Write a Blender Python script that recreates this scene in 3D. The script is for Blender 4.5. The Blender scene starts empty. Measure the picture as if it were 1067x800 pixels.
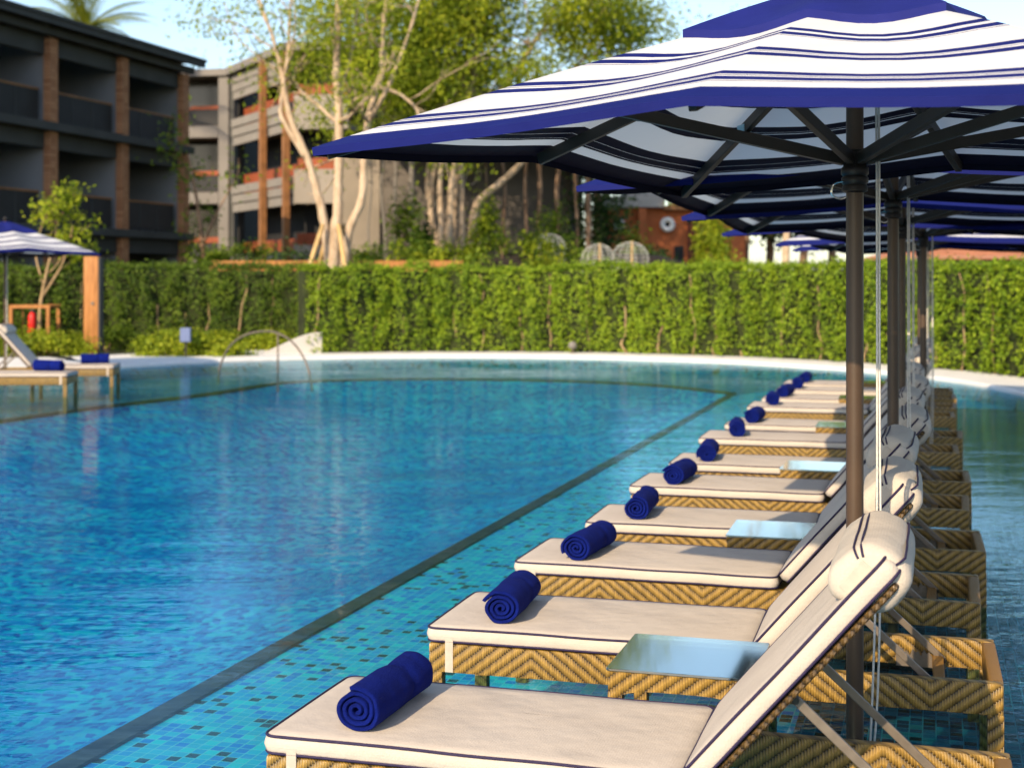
import bpy, bmesh, math, random
import numpy as np
from mathutils import Vector, Matrix, noise
R = math.radians
random.seed(7); rng = np.random.default_rng(7)
scene = bpy.context.scene
COL = scene.collection
CAMH = 1.6; FPX = 1482.0; HOR = 292.0
S_, C_ = 0.2857, 0.9583                      # the row of loungers runs 16.6 degrees right of the view
ROWROT = -math.atan2(S_, C_)
def row(X, Y): return (X*C_+Y*S_, -X*S_+Y*C_)
def at(px, py, D):                           # where a thing seen in the photograph stands, D metres away
    return Vector(((px-533)*D/FPX, D, CAMH+(HOR-py)*D/FPX))

# ------------------------------------------------------------------ nodes
class E:
    def __init__(s, nt, sock): s.nt, s.k = nt, sock
    def _op(s, op, o=None, o2=None, rev=False):
        n = s.nt.nodes.new('ShaderNodeMath'); n.operation = op
        a = [s, o] if not rev else [o, s]
        if o2 is not None: a.append(o2)
        for i, v in enumerate(a):
            if v is None: continue
            if isinstance(v, E): s.nt.links.new(v.k, n.inputs[i])
            else: n.inputs[i].default_value = v
        return E(s.nt, n.outputs[0])
    def __add__(s, o): return s._op('ADD', o)
    __radd__ = __add__
    def __sub__(s, o): return s._op('SUBTRACT', o)
    def __rsub__(s, o): return s._op('SUBTRACT', o, rev=True)
    def __mul__(s, o): return s._op('MULTIPLY', o)
    __rmul__ = __mul__
    def __truediv__(s, o): return s._op('DIVIDE', o)
    def gt(s, o): return s._op('GREATER_THAN', o)
    def lt(s, o): return s._op('LESS_THAN', o)
    def floor(s): return s._op('FLOOR')
    def fract(s): return s._op('FRACT')
    def abs(s): return s._op('ABSOLUTE')
    def max(s, o): return s._op('MAXIMUM', o)
    def min(s, o): return s._op('MINIMUM', o)
    def sin(s): return s._op('SINE')
    def pow(s, o): return s._op('POWER', o)
    def pingpong(s, o): return s._op('PINGPONG', o)

class M:
    """one material being wired up"""
    def __init__(s, name, rough=.6, spec=.3, metal=0):
        s.m = bpy.data.materials.new(name); s.m.use_nodes = True
        s.nt = s.m.node_tree; s.b = s.nt.nodes['Principled BSDF']
        s.b.inputs['Roughness'].default_value = rough
        s.b.inputs['Specular IOR Level'].default_value = spec
        s.b.inputs['Metallic'].default_value = metal
        s.out = s.nt.nodes['Material Output']; s._c = None
    def node(s, t, **kw):
        n = s.nt.nodes.new(t)
        for k, v in kw.items():
            if hasattr(n, k): setattr(n, k, v)
            else: n.inputs[k].default_value = v
        return n
    def link(s, a, b): s.nt.links.new(a.k if isinstance(a, E) else a, b)
    def coord(s):
        if s._c is None:
            s._c = s.node('ShaderNodeTexCoord').outputs['Object']
        return s._c
    def xyz(s):
        n = s.node('ShaderNodeSeparateXYZ'); s.link(s.coord(), n.inputs[0])
        return [E(s.nt, o) for o in n.outputs]
    def noise(s, scale, detail=3, rough=.5, vec=None, stretch=None):
        n = s.node('ShaderNodeTexNoise'); n.inputs['Scale'].default_value = scale
        n.inputs['Detail'].default_value = detail; n.inputs['Roughness'].default_value = rough
        v = vec or s.coord()
        if stretch:
            mp = s.node('ShaderNodeMapping'); mp.inputs['Scale'].default_value = stretch
            s.link(v, mp.inputs[0]); v = mp.outputs[0]
        s.link(v, n.inputs['Vector']); return E(s.nt, n.outputs['Fac'])
    def white(s, x, y, z=0.0):
        c = s.vec(x, y, z); n = s.node('ShaderNodeTexWhiteNoise', noise_dimensions='3D')
        s.link(c, n.inputs['Vector']); return E(s.nt, n.outputs['Value'])
    def vec(s, x, y, z=0.0):
        c = s.node('ShaderNodeCombineXYZ')
        for i, v in enumerate((x, y, z)):
            if isinstance(v, E): s.link(v, c.inputs[i])
            else: c.inputs[i].default_value = v
        return c.outputs[0]
    def ramp(s, fac, stops, interp='LINEAR'):
        n = s.node('ShaderNodeValToRGB'); n.color_ramp.interpolation = interp
        el = n.color_ramp.elements
        while len(el) < len(stops): el.new(.5)
        for e, (p, c) in zip(el, stops): e.position = p; e.color = (*c, 1)
        s.link(fac, n.inputs[0]); return n.outputs[0]
    def mix(s, fac, a, b):
        n = s.node('ShaderNodeMix', data_type='RGBA')
        for v, i in ((fac, 0), (a, 6), (b, 7)):
            if isinstance(v, (E, bpy.types.NodeSocket)): s.link(v, n.inputs[i])
            elif isinstance(v, tuple): n.inputs[i].default_value = (*v, 1)
            else: n.inputs[i].default_value = v
        return n.outputs[2]
    def color(s, c):
        if isinstance(c, tuple): s.b.inputs['Base Color'].default_value = (*c, 1)
        else: s.link(c, s.b.inputs['Base Color'])
        s.cs = c; return s
    def bump(s, h, dist=.01, strength=1.0, to=None):
        n = s.node('ShaderNodeBump'); n.inputs['Distance'].default_value = dist
        n.inputs['Strength'].default_value = strength
        s.link(h, n.inputs['Height'])
        if to is not False: s.link(n.outputs[0], s.b.inputs['Normal'])
        return n.outputs[0]
    def surface(s, sh): s.link(sh, s.out.inputs[0])

def plain(name, c, rough=.6, var=.12, scale=8, spec=.3, metal=0, bump=0, bscale=60, c2=None):
    m = M(name, rough, spec, metal)
    f = m.noise(scale, 4)
    lo = tuple(x*(1-var) for x in c); hi = tuple(min(1, x*(1+var)) for x in (c2 or c))
    m.color(m.ramp(f, [(.3, lo), (.7, hi)]))
    if bump: m.bump(m.noise(bscale, 3), bump)
    return m.m

def translucent_leaf(name, cols, tr=.35, rough=.55, cscale=1.2):
    m = M(name, rough, .25)
    isl = E(m.nt, m.node('ShaderNodeNewGeometry').outputs['Random Per Island'])
    f = isl*.6 + m.noise(cscale, 2)*.75 - .18
    n = len(cols)
    c = m.ramp(f, [(.1+.8*i/(n-1), k) for i, k in enumerate(cols)])
    m.color(c)
    t = m.node('ShaderNodeBsdfTranslucent'); m.link(c, t.inputs[0])
    x = m.node('ShaderNodeMixShader'); x.inputs[0].default_value = tr
    m.link(m.b.outputs[0], x.inputs[1]); m.link(t.outputs[0], x.inputs[2]); m.surface(x.outputs[0])
    return m.m

MAT = {}
def make_materials():
    # woven rattan: stepped twill, direction flipping along the rail
    def weave(name, dark, light, p=.034):
        m = M(name, .42, .5)
        x, y, z = m.xyz()
        u = x+y
        st = (u/.0085).floor()*.0085
        ch = u.pingpong(.46)
        stp = (ch/.0085).floor()*.0085
        w = ((stp*.9+z*1.15)/p).fract()
        ridge = (1-(w*2-1).abs()).pow(.6)
        strand = 1-((u/.0085).fract()*2-1).abs()
        h = ridge*.85+strand*.25
        tone = m.white((u/.0085).floor(), ((stp*.9+z*1.15)/p).floor())
        c = m.ramp(h*.8+tone*.22, [(.25, dark), (.55, tuple(.55*a+.45*b for a, b in zip(dark, light))), (.98, light)])
        m.color(c); m.bump(h, .006); return m.m
    MAT['wicker'] = weave('honey_wicker', (.030, .017, .004), (.37, .225, .050), .048)
    MAT['wicker_dark'] = weave('shaded_wicker', (.018, .010, .003), (.13, .075, .022))
    m = M('ribbed_wicker', .45, .4); x, y, z = m.xyz()
    st = (1-(((x+y)/.011).fract()*2-1).abs())
    m.color(m.ramp(st+m.noise(40)*.3, [(.1, (.07, .035, .008)), (.8, (.36, .19, .042))])); m.bump(st, .004); MAT['rib'] = m.m
    # cushion cloth
    def cloth(name, c, c2, sc=420):
        m = M(name, .85, .15)
        x, y, z = m.xyz()
        wv = (x*sc*2).sin()*.5+((y+z)*sc*2).sin()*.5
        big = m.noise(5, 4, .6)
        st = m.noise(2.2, 5, .65)
        m.color(m.ramp(big*.6+m.noise(140, 2)*.4, [(.3, c), (.7, c2)]))
        m.bump(m.noise(3.5, 3)*1.0+m.noise(11, 3, .6, stretch=(.8, 1, 1))*.14+m.noise(160, 2)*.06+wv*.008, .020)
        return m.m
    MAT['cushion'] = cloth('cream_canvas', (.46, .40, .345), (.53, .47, .41))
    MAT['pillow'] = cloth('cream_pillow_canvas', (.45, .395, .335), (.52, .465, .40))
    MAT['piping'] = plain('navy_piping', (.022, .014, .05), .7, .2, 60)
    m = M('navy_terry', .95, .1)
    f = m.noise(240, 3, .7)
    m.color(m.ramp(m.noise(14, 4)*.6+f*.4, [(.3, (.002, .006, .085)), (.7, (.004, .014, .19))]))
    m.bump(f*1+m.noise(26, 3)*1.2, .007)
    MAT['towel'] = m.m
    MAT['steel'] = plain('brushed_steel', (.15, .122, .098), .42, .15, 30, metal=.25)
    MAT['chrome'] = plain('polished_steel', (.75, .73, .70), .18, .06, 12, metal=1)
    MAT['bronze'] = plain('bronze_pole', (.066, .039, .022), .45, .15, 5, spec=.4)
    MAT['ribdark'] = plain('dark_bronze_rib', (.034, .026, .020), .5, .15, 6)
    MAT['blacksteel'] = plain('dark_hub_plastic', (.014, .012, .011), .45, .2, 20)
    MAT['rope'] = plain('white_rope', (.62, .59, .54), .8, .1, 90, bump=.003, bscale=220)
    MAT['clip'] = plain('pale_blue_plastic', (.30, .48, .55), .35, .1, 20)
    MAT['tie'] = plain('cream_tie_ribbon', (.46, .40, .34), .85, .06, 50)
    # striped canopy
    def canopy(name, a):
        m = M(name, .7, .2); x, y, z = m.xyz()
        wob = (m.noise(3, 2)-.5)*.006
        t = x.abs().max(y.abs())/a+wob
        tot = t.gt(.935)
        tin = tot
        for lo, hi in ((.822, .845), (.862, .885), (.851, .855), (.892, .895), (.632, .657), (.676, .701), (.664, .667), (.445, .470), (.488, .513), (.520, .523)):
            tot = tot.max(t.gt(lo)*t.lt(hi))
            tin = tin.max(t.gt(lo-.003)*t.lt(hi+.003))
        dirt = m.noise(2.5, 4, .6)
        whitec = m.ramp(dirt, [(.3, (.66, .66, .68)), (.7, (.78, .78, .79))])
        navy = m.ramp(dirt, [(.3, (.006, .011, .135)), (.7, (.010, .017, .18))])
        geo = m.node('ShaderNodeNewGeometry'); bf = E(m.nt, geo.outputs['Backfacing'])   # the cloth takes a darker colour on its inner face
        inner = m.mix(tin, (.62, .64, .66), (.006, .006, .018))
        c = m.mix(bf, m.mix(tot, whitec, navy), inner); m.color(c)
        m.bump(m.noise(2.2, 3)*1.0+m.noise(60, 2)*.02, .02)
        tr = m.node('ShaderNodeBsdfTranslucent')
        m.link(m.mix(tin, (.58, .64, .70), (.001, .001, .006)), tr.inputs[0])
        mx = m.node('ShaderNodeMixShader'); mx.inputs[0].default_value = .31
        m.link(m.b.outputs[0], mx.inputs[1]); m.link(tr.outputs[0], mx.inputs[2]); m.surface(mx.outputs[0])
        return m.m
    MAT['canopy'] = canopy('striped_canopy_cloth', 1.20)
    m = M('navy_canvas', .75, .2)
    m.color(m.ramp(m.noise(3, 4), [(.3, (.005, .009, .10)), (.7, (.009, .014, .15))])); m.bump(m.noise(4, 3), .02); MAT['navy'] = m.m
    # glass table top
    m = M('table_glass', .05, .5)
    fr = m.node('ShaderNodeFresnel'); fr.inputs[0].default_value = 3.6
    gl = m.node('ShaderNodeBsdfGlossy'); gl.inputs['Roughness'].default_value = .06
    tr = m.node('ShaderNodeBsdfTransparent'); tr.inputs[0].default_value = (.72, .86, .82, 1)
    gl.inputs['Roughness'].default_value = .06; gl.inputs['Color'].default_value = (.92, .92, .88, 1)
    mx = m.node('ShaderNodeMixShader')
    m.link((E(m.nt, fr.outputs[0])*1.0+.20).min(.80), mx.inputs[0]); m.link(tr.outputs[0], mx.inputs[1]); m.link(gl.outputs[0], mx.inputs[2]); m.surface(mx.outputs[0])
    MAT['glass'] = m.m
    # pool water: clear, reflecting by Fresnel, rippled
    m = M('pool_water', .05, .5)
    rp = m.noise(1.1, 3, .55, stretch=(.55, 1.5, 1)); rq = m.noise(5.5, 3, .6, stretch=(.6, 1.5, 1)); rr = m.noise(19, 2, .6, stretch=(.7, 1.3, 1))
    calm = m.ramp(m.noise(.16, 2, .5), [(.38, (.25, .25, .25)), (.62, (1, 1, 1))])
    sep = m.node('ShaderNodeSeparateColor'); m.link(calm, sep.inputs[0]); cf = E(m.nt, sep.outputs[0])
    h = (rp*1.0+rq*.30+rr*.075)*cf
    nb = m.bump(h, .024, to=False)
    fr = m.node('ShaderNodeFresnel'); fr.inputs[0].default_value = 1.33; m.link(nb, fr.inputs['Normal'])
    frs = E(m.nt, fr.outputs[0])*.66
    gl = m.node('ShaderNodeBsdfGlossy'); gl.inputs['Roughness'].default_value = .02; m.link(nb, gl.inputs['Normal'])
    gl.inputs['Color'].default_value = (.70, .90, 1, 1)
    tr = m.node('ShaderNodeBsdfTransparent'); tr.inputs[0].default_value = (.68, .98, 1.0, 1)
    mx = m.node('ShaderNodeMixShader')
    m.link(frs, mx.inputs[0]); m.link(tr.outputs[0], mx.inputs[1]); m.link(gl.outputs[0], mx.inputs[2]); m.surface(mx.outputs[0])
    MAT['water'] = m.m
    # glass mosaic
    def mosaic(name, size, cols, dark, pdark, grout, warp=0.0):
        m = M(name, .25, .5); x, y, z = m.xyz()
        u = x*C_-y*S_; v = x*S_+y*C_                 # grid laid along the row
        if warp:
            u = u+(m.noise(2.2, 3, .6)-.5)*warp; v = v+(m.noise(1.9, 3, .6, stretch=(1, 1, 3))-.5)*warp  # bending of the tile lines by ripples, put into the pattern
        uu, vv = u/size, (v+z)/size
        ci, cj = uu.floor(), vv.floor()
        r1 = m.white(ci, cj, 1.0); r2 = m.white(ci, cj, 5.0)
        n = len(cols)
        c = m.ramp(r1, [(i/n, k) for i, k in enumerate(cols)], 'CONSTANT')
        c = m.mix(r2.lt(pdark), c, dark)
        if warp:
            pt = m.noise(.35, 3, .55, stretch=(.6, 1.6, 1)); dk = m.noise(1.6, 3, .6, stretch=(.5, 1.7, 1))  # dark patches of water reflection and ripple put into the tile colour
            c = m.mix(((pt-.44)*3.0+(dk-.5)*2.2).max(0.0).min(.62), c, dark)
        g = (uu.fract()-.5).abs().max((vv.fract()-.5).abs()).gt(.455)
        m.color(m.mix(g, c, grout)); return m.m
    MAT['ledge'] = mosaic('shallow_ledge_mosaic', .052, [(0.0018, 0.4656, 0.8500), (0.0028, 0.6751, 0.8500), (0.0037, 0.6053, 0.7855), (0.0018, 0.3260, 0.8291), (0.0055, 0.8380, 0.8500), (0.0028, 0.5355, 0.8500)],
                          (0.0277, 0.0606, 0.0481), .085, (0.2033, 0.8500, 0.8500))
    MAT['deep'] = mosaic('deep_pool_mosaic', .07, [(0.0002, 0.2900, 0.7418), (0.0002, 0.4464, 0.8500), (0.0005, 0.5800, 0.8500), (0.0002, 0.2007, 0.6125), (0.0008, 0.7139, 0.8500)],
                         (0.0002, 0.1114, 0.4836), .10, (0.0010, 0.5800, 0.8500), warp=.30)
    MAT['teal'] = mosaic('shade_dark_teal_mosaic', .052, [(.002, .045, .10), (.002, .085, .16), (.003, .13, .17), (.001, .022, .06), (.004, .17, .24), (.002, .065, .14)],
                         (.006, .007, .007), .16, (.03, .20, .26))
    MAT['sea'] = mosaic('reflection_green_mosaic', .052, [(0.0006, 0.2003, 0.3581), (0.0009, 0.2709, 0.4395), (0.0012, 0.2474, 0.3419), (0.0006, 0.1531, 0.3255), (0.0012, 0.3063, 0.4721), (0.0009, 0.2238, 0.3906)],
                        (0.0060, 0.0236, 0.0292), .08, (0.0150, 0.3534, 0.5370))  # ledge tiles darkened, the hedge's reflection put into their colour
    MAT['curb'] = plain('dark_pool_curb', (.040, .030, .022), .5, .4, 9, c2=(.075, .058, .042))
    MAT['coping'] = plain('white_pool_coping', (.70, .69, .67), .7, .05, 3, bump=.004)
    MAT['soil'] = plain('garden_soil_and_lawn', (.05, .055, .018), .95, .4, 1.5, bump=.05, bscale=6)
    # buildings
    MAT['bgrey'] = plain('dark_grey_render', (0.2400, 0.2400, 0.2580), .85, .08, .8, c2=(0.2640, 0.2640, 0.2820))
    MAT['bdark'] = plain('charcoal_fascia', (.055, .056, .055), .8, .15, 1.2)
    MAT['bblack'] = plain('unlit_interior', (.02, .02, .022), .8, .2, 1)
    m = M('brick_pillar', .85, .2); x, y, z = m.xyz()
    ln = (z/.11).fract().lt(.2)
    m.color(m.mix(ln, m.ramp(m.white((z/.11).floor(), (x/.25).floor()), [(0, (.34, .15, .075)), (1, (.50, .25, .13))]), (.18, .09, .05))); MAT['brick'] = m.m
    MAT['cream'] = plain('cream_render', (0.2664, 0.2394, 0.2120), .85, .07, .6)
    MAT['concrete'] = plain('warm_grey_concrete', (0.1850, 0.1710, 0.1600), .85, .12, .5)
    MAT['louvre'] = plain('grey_louvre', (0.2220, 0.2052, 0.1880), .8, .08, 2)
    MAT['redwood'] = plain('red_timber_screen', (0.2400, 0.0560, 0.0200), .6, .2, 2)
    MAT['wood'] = plain('brown_timber', (.25, .115, .045), .6, .25, 3)
    m = M('oiled_teak', .55, .3); x, y, z = m.xyz()
    m.color(m.ramp(m.noise(4, 5, .65, stretch=(6, 6, .6)), [(.3, (.22, .085, .02)), (.7, (.46, .20, .06))])); m.bump(m.noise(4, 4, .6, stretch=(9, 9, .6)), .01); MAT['teak'] = m.m
    MAT['panel'] = plain('dark_rail_glass', (.028, .028, .030), .6, .1, 2, spec=.2)
    MAT['window'] = plain('window_glass', (.018, .018, .018), .15, .1, 2, spec=.35)
    MAT['redwall'] = plain('terracotta_wall', (.40, .115, .04), .8, .2, 1)
    MAT['roofgrey'] = plain('pale_roof_sheet', (.38, .35, .33), .8, .15, 1)
    MAT['tileroof'] = plain('orange_roof_tiles', (.42, .16, .07), .8, .2, 2)
    MAT['whitepaint'] = plain('white_paint', (.75, .74, .72), .6, .04, 3)
    MAT['bluepaint'] = plain('grey_blue_box', (.13, .17, .32), .5, .1, 5)
    MAT['redpaint'] = plain('red_enamel', (.55, .02, .015), .35, .1, 5)
    MAT['bamboo'] = plain('bamboo_pole', (.50, .34, .15), .6, .15, 6)
    MAT['wire'] = plain('galvanised_wire', (.45, .46, .44), .5, .1, 6, metal=.3)
    # plants
    m = M('pale_bark', .9, .15)
    f = m.noise(3, 6, .7, stretch=(1, 1, .35)); g = m.noise(9, 4, .6, stretch=(1, 1, .5))
    m.color(m.ramp(f*.6+g*.4, [(.32, (.26, .18, .115)), (.5, (.47, .36, .26)), (.68, (.60, .49, .375))])); m.bump(f+g*.6, .05); MAT['palebark'] = m.m
    m = M('brown_bark', .9, .15)
    f = m.noise(4, 6, .7, stretch=(1, 1, .3))
    m.color(m.ramp(f, [(.32, (.11, .065, .042)), (.5, (.22, .14, .095)), (.68, (.36, .25, .18))])); m.bump(f, .06); MAT['bark'] = m.m
    MAT['stemtan'] = plain('tan_stem', (.34, .235, .13), .85, .25, 4)
    MAT['hedge'] = translucent_leaf('hedge_leaf', [(0.0482, 0.1008, 0.0054), (0.1376, 0.2268, 0.0090), (0.2133, 0.3108, 0.0126), (0.3027, 0.3864, 0.0198)], .34)
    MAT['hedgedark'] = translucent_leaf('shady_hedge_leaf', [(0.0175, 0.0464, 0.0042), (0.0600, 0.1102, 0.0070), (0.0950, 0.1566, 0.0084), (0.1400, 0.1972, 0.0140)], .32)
    MAT['hedgecore'] = plain('hedge_inner_twigs', (.022, .030, .007), .95, .5, 4)
    MAT['yleaf'] = translucent_leaf('yellow_green_leaf', [(0.0845, 0.1469, 0.0072), (0.1943, 0.2643, 0.0108), (0.3041, 0.3621, 0.0180), (0.4225, 0.4503, 0.0270)], .42)
    MAT['gleaf'] = translucent_leaf('mid_green_leaf', [(.03, .07, .006), (.09, .16, .012), (.16, .24, .016), (.24, .31, .02)], .36)
    MAT['dleaf'] = translucent_leaf('dark_green_leaf', [(.008, .022, .006), (.018, .045, .010), (.035, .07, .012), (.06, .10, .016)], .25)
    MAT['fern'] = translucent_leaf('palm_leaf', [(0.1260, 0.1620, 0.0144), (0.2380, 0.2700, 0.0240), (0.3780, 0.3780, 0.0360)], .4)
make_materials()

# ------------------------------------------------------------------ mesh helpers
class MB:
    def __init__(s): s.v = []; s.f = []
    def add(s, vs, fs):
        o = len(s.v); s.v += [tuple(p) for p in vs]; s.f += [tuple(i+o for i in f) for f in fs]; return s
    def box(s, x0, x1, y0, y1, z0, z1, M4=None, bev=0.0):
        if bev > 0:
            bm = bmesh.new(); bmesh.ops.create_cube(bm, size=1)
            for v in bm.verts: v.co = Vector(((x0+x1)/2+v.co.x*(x1-x0), (y0+y1)/2+v.co.y*(y1-y0), (z0+z1)/2+v.co.z*(z1-z0)))
            bmesh.ops.bevel(bm, geom=bm.edges[:], offset=bev, segments=2, affect='EDGES', profile=.6)
            bm.verts.ensure_lookup_table()
            vs = [v.co.copy() for v in bm.verts]; fs = [[v.index for v in f.verts] for f in bm.faces]; bm.free()
        else:
            vs = [Vector(p) for p in ((x0,y0,z0),(x1,y0,z0),(x1,y1,z0),(x0,y1,z0),(x0,y0,z1),(x1,y0,z1),(x1,y1,z1),(x0,y1,z1))]
            fs = [(3,2,1,0),(4,5,6,7),(0,1,5,4),(1,2,6,5),(2,3,7,6),(3,0,4,7)]
        if M4 is not None: vs = [M4 @ v for v in vs]
        return s.add(vs, fs)
    def beam(s, a, b, w, h, bev=0.0):          # rectangular bar from a to b
        a, b = Vector(a), Vector(b); d = b-a; L = d.length; d.normalize()
        up = Vector((0, 0, 1)) if abs(d.z) < .95 else Vector((0, 1, 0))
        sx = d.cross(up).normalized(); uz = sx.cross(d)
        M4 = Matrix(((d.x, sx.x, uz.x, a.x), (d.y, sx.y, uz.y, a.y), (d.z, sx.z, uz.z, a.z), (0, 0, 0, 1)))
        return s.box(0, L, -w/2, w/2, -h/2, h/2, M4, bev)
    def tube(s, pts, rad, n=8, closed=False, cap=True, jit=0.0):
        pts = [Vector(p) for p in pts]; k = len(pts)
        rs = rad if isinstance(rad, (list, tuple)) else [rad]*k
        vs = []; u = None
        for i, p in enumerate(pts):
            if closed: t = (pts[(i+1) % k]-pts[i-1])
            else: t = pts[min(i+1, k-1)]-pts[max(i-1, 0)]
            t.normalize()
            if u is None: u = t.orthogonal().normalized()
            else:
                u = (u-t*u.dot(t))
                u = u.normalized() if u.length > 1e-6 else t.orthogonal().normalized()
            w = t.cross(u)
            for j in range(n):
                a = 2*math.pi*j/n; r = rs[i]*(1+random.uniform(-jit, jit))
                vs.append(p+(u*math.cos(a)+w*math.sin(a))*r)
        fs = []
        for i in range(k if closed else k-1):
            for j in range(n):
                a, b = i*n+j, i*n+(j+1) % n; c, d = ((i+1) % k)*n+(j+1) % n, ((i+1) % k)*n+j
                fs.append((a, b, c, d))
        if cap and not closed: fs += [tuple(reversed(range(n))), tuple(range((k-1)*n, k*n))]
        return s.add(vs, fs)
    def lathe(s, prof, n=20, c=(0, 0)):
        vs = [(c[0]+r*math.cos(2*math.pi*j/n), c[1]+r*math.sin(2*math.pi*j/n), z) for r, z in prof for j in range(n)]
        fs = [(i*n+j, i*n+(j+1) % n, (i+1)*n+(j+1) % n, (i+1)*n+j) for i in range(len(prof)-1) for j in range(n)]
        fs += [tuple(reversed(range(n))), tuple(range((len(prof)-1)*n, len(prof)*n))]
        return s.add(vs, fs)
    def loft(s, lx, ly, r, prof, M4=None, nc=6, ns=8, wob=0.0):
        """stack of rounded rectangles: prof = [(inset, z), ...]"""
        def loop(ins, z):
            hx, hy, rr = lx/2-ins, ly/2-ins, max(.002, r-ins*.5)
            rr = min(rr, hx*.95, hy*.95); out = []
            cs = [(hx-rr, hy-rr, 0), (-hx+rr, hy-rr, 90), (-hx+rr, -hy+rr, 180), (hx-rr, -hy+rr, 270)]
            for q, (cx, cy, a0) in enumerate(cs):
                for i in range(nc+1):
                    a = R(a0+90*i/nc); out.append(Vector((cx+rr*math.cos(a), cy+rr*math.sin(a), z)))
                nx = cs[(q+1) % 4]; a1 = R(nx[2]); e = Vector((nx[0]+rr*math.cos(a1), nx[1]+rr*math.sin(a1), z)); st = out[-1]
                for i in range(1, ns): out.append(st.lerp(e, i/ns))
            return out
        vs = []; n = None
        for ins, z in prof:
            lp = loop(ins, z); n = len(lp)
            if wob: lp = [p+Vector((0, 0, wob*noise.noise(p*4)))+Vector((p.x, p.y, 0)).normalized()*wob*.6*noise.noise(p*6+Vector((5, 1, 2))) for p in lp]
            vs += lp
        k = len(prof)
        fs = [(i*n+j, i*n+(j+1) % n, (i+1)*n+(j+1) % n, (i+1)*n+j) for i in range(k-1) for j in range(n)]
        fs += [tuple(reversed(range(n))), tuple(range((k-1)*n, k*n))]
        if M4 is not None: vs = [M4 @ v for v in vs]
        return s.add(vs, fs)
    def leaves(s, P, Nrm, size, asp=.5, var=.4):
        """P, Nrm: (n,3) arrays; one pointed leaf each"""
        n = len(P)
        if n == 0: return s
        Nn = Nrm/np.maximum(np.linalg.norm(Nrm, axis=1, keepdims=True), 1e-6)
        rnd = rng.normal(size=(n, 3)); a = np.cross(Nn, rnd); a /= np.maximum(np.linalg.norm(a, axis=1, keepdims=True), 1e-6)
        b = np.cross(Nn, a)
        L = (size*(1+rng.uniform(-var, var, size=(n, 1))))
        V = np.stack([P-a*L*.5, P+b*L*asp*.5-a*L*.05+Nn*L*.06, P+a*L*.5-Nn*L*.10, P-b*L*asp*.5-a*L*.05+Nn*L*.06], axis=1).reshape(-1, 3)
        o = len(s.v); s.v += V.tolist()
        F = (np.arange(n)[:, None]*4+np.arange(4)[None, :]+o); s.f += F.tolist(); return s
    def build(s, name, mat, parent=None, off=None, smooth=False, sharp=None):
        me = bpy.data.meshes.new(name)
        vs = s.v if off is None else [(p[0]+off[0], p[1]+off[1], p[2]+off[2]) for p in s.v]
        me.from_pydata(vs, [], s.f); me.materials.append(mat if not isinstance(mat, str) else MAT[mat])
        if smooth:
            me.polygons.foreach_set('use_smooth', [True]*len(me.polygons))
            if sharp: me.set_sharp_from_angle(angle=R(sharp))
        me.update()
        o = bpy.data.objects.new(name, me); COL.objects.link(o)
        if parent is not None: o.parent = parent
        return o

def tag(o, label=None, cat=None, group=None, kind=None):
    if label: o['label'] = label
    if cat: o['category'] = cat
    if group: o['group'] = group
    if kind: o['kind'] = kind
    return o
def empty(name, loc, rz=0.0, label=None, cat=None, group=None):
    o = bpy.data.objects.new(name, None); COL.objects.link(o); o.empty_display_size = .2
    o.location = loc; o.rotation_euler = (0, 0, rz); return tag(o, label, cat, group)
def copy_tree(o, parent=None):
    c = o.copy(); COL.objects.link(c)
    if parent is not None: c.parent = parent
    for ch in list(o.children): copy_tree(ch, c)
    return c
def spline(pts, n=6, closed=False):
    P = [Vector(p) for p in pts]; k = len(P); out = []
    g = (lambda i: P[i % k]) if closed else (lambda i: P[max(0, min(k-1, i))])
    for i in range(k if closed else k-1):
        p0, p1, p2, p3 = g(i-1), g(i), g(i+1), g(i+2)
        for j in range(n):
            t = j/n
            out.append(.5*((2*p1)+(p2-p0)*t+(2*p0-5*p1+4*p2-p3)*t*t+(3*p1-p0-3*p2+p3)*t**3))
    if not closed: out.append(P[-1])
    return out

# ------------------------------------------------------------------ pool, deck, ground
FLOOR = -.22
outline = [(-18, 2), (-16.5, 12), (-14, 20), (-11.6, 24.2), (-9.4, 25.2), (-7.97, 25.5), (-7.1, 26.0), (-5.77, 27.5), (-4.13, 28.6), (-1.64, 29.3), (1.3, 29.0),
           (3.85, 27.6), (5.17, 26.1), (6.1, 24.7), (6.93, 22.0), (7.05, 18.8), (6.9, 14), (6.7, 6), (6.6, -2), (4, -7), (-4, -9), (-13, -7)]
OUT = [Vector((p.x, p.y)) for p in spline([(x, y, 0) for x, y in outline], 8, True)]
def offset(d):
    k = len(OUT); res = []
    for i in range(k):
        t = (OUT[(i+1) % k]-OUT[i-1]).normalized(); n = Vector((-t.y, t.x))
        res.append(OUT[i]+n*d)
    return res
def rings(name, mat, lst, kind='structure', smooth=False):
    mb = MB(); k = len(OUT); vs = []
    for d, z in lst:
        if d <= 12: lp = offset(d)
        else:
            c = Vector((-5, 10)); lp = []
            for p in OUT:
                q = (p-c).normalized(); lp.append(c+q*(d+22))
        vs += [(p.x, p.y, z) for p in lp]
    fs = [(i*k+j, (i+1)*k+j, (i+1)*k+(j+1) % k, i*k+(j+1) % k) for i in range(len(lst)-1) for j in range(k)]
    mb.add(vs, fs); return tag(mb.build(name, mat, smooth=smooth), kind=kind)
rings('pool_deck', 'coping', [(0.0, -.012), (0.0, .035), (.03, .06), (1.25, .07), (3.0, .07)])
rings('pool_wall', 'sea', [(.03, -.6), (.012, -.015)])
rings('ground', 'soil', [(2.99, .05), (6.4, .06), (7.2, .5), (8.6, 1.3), (10, 1.75), (12, 1.85), (40, 1.9), (150, 1.9), (900, 1.9)])

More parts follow.
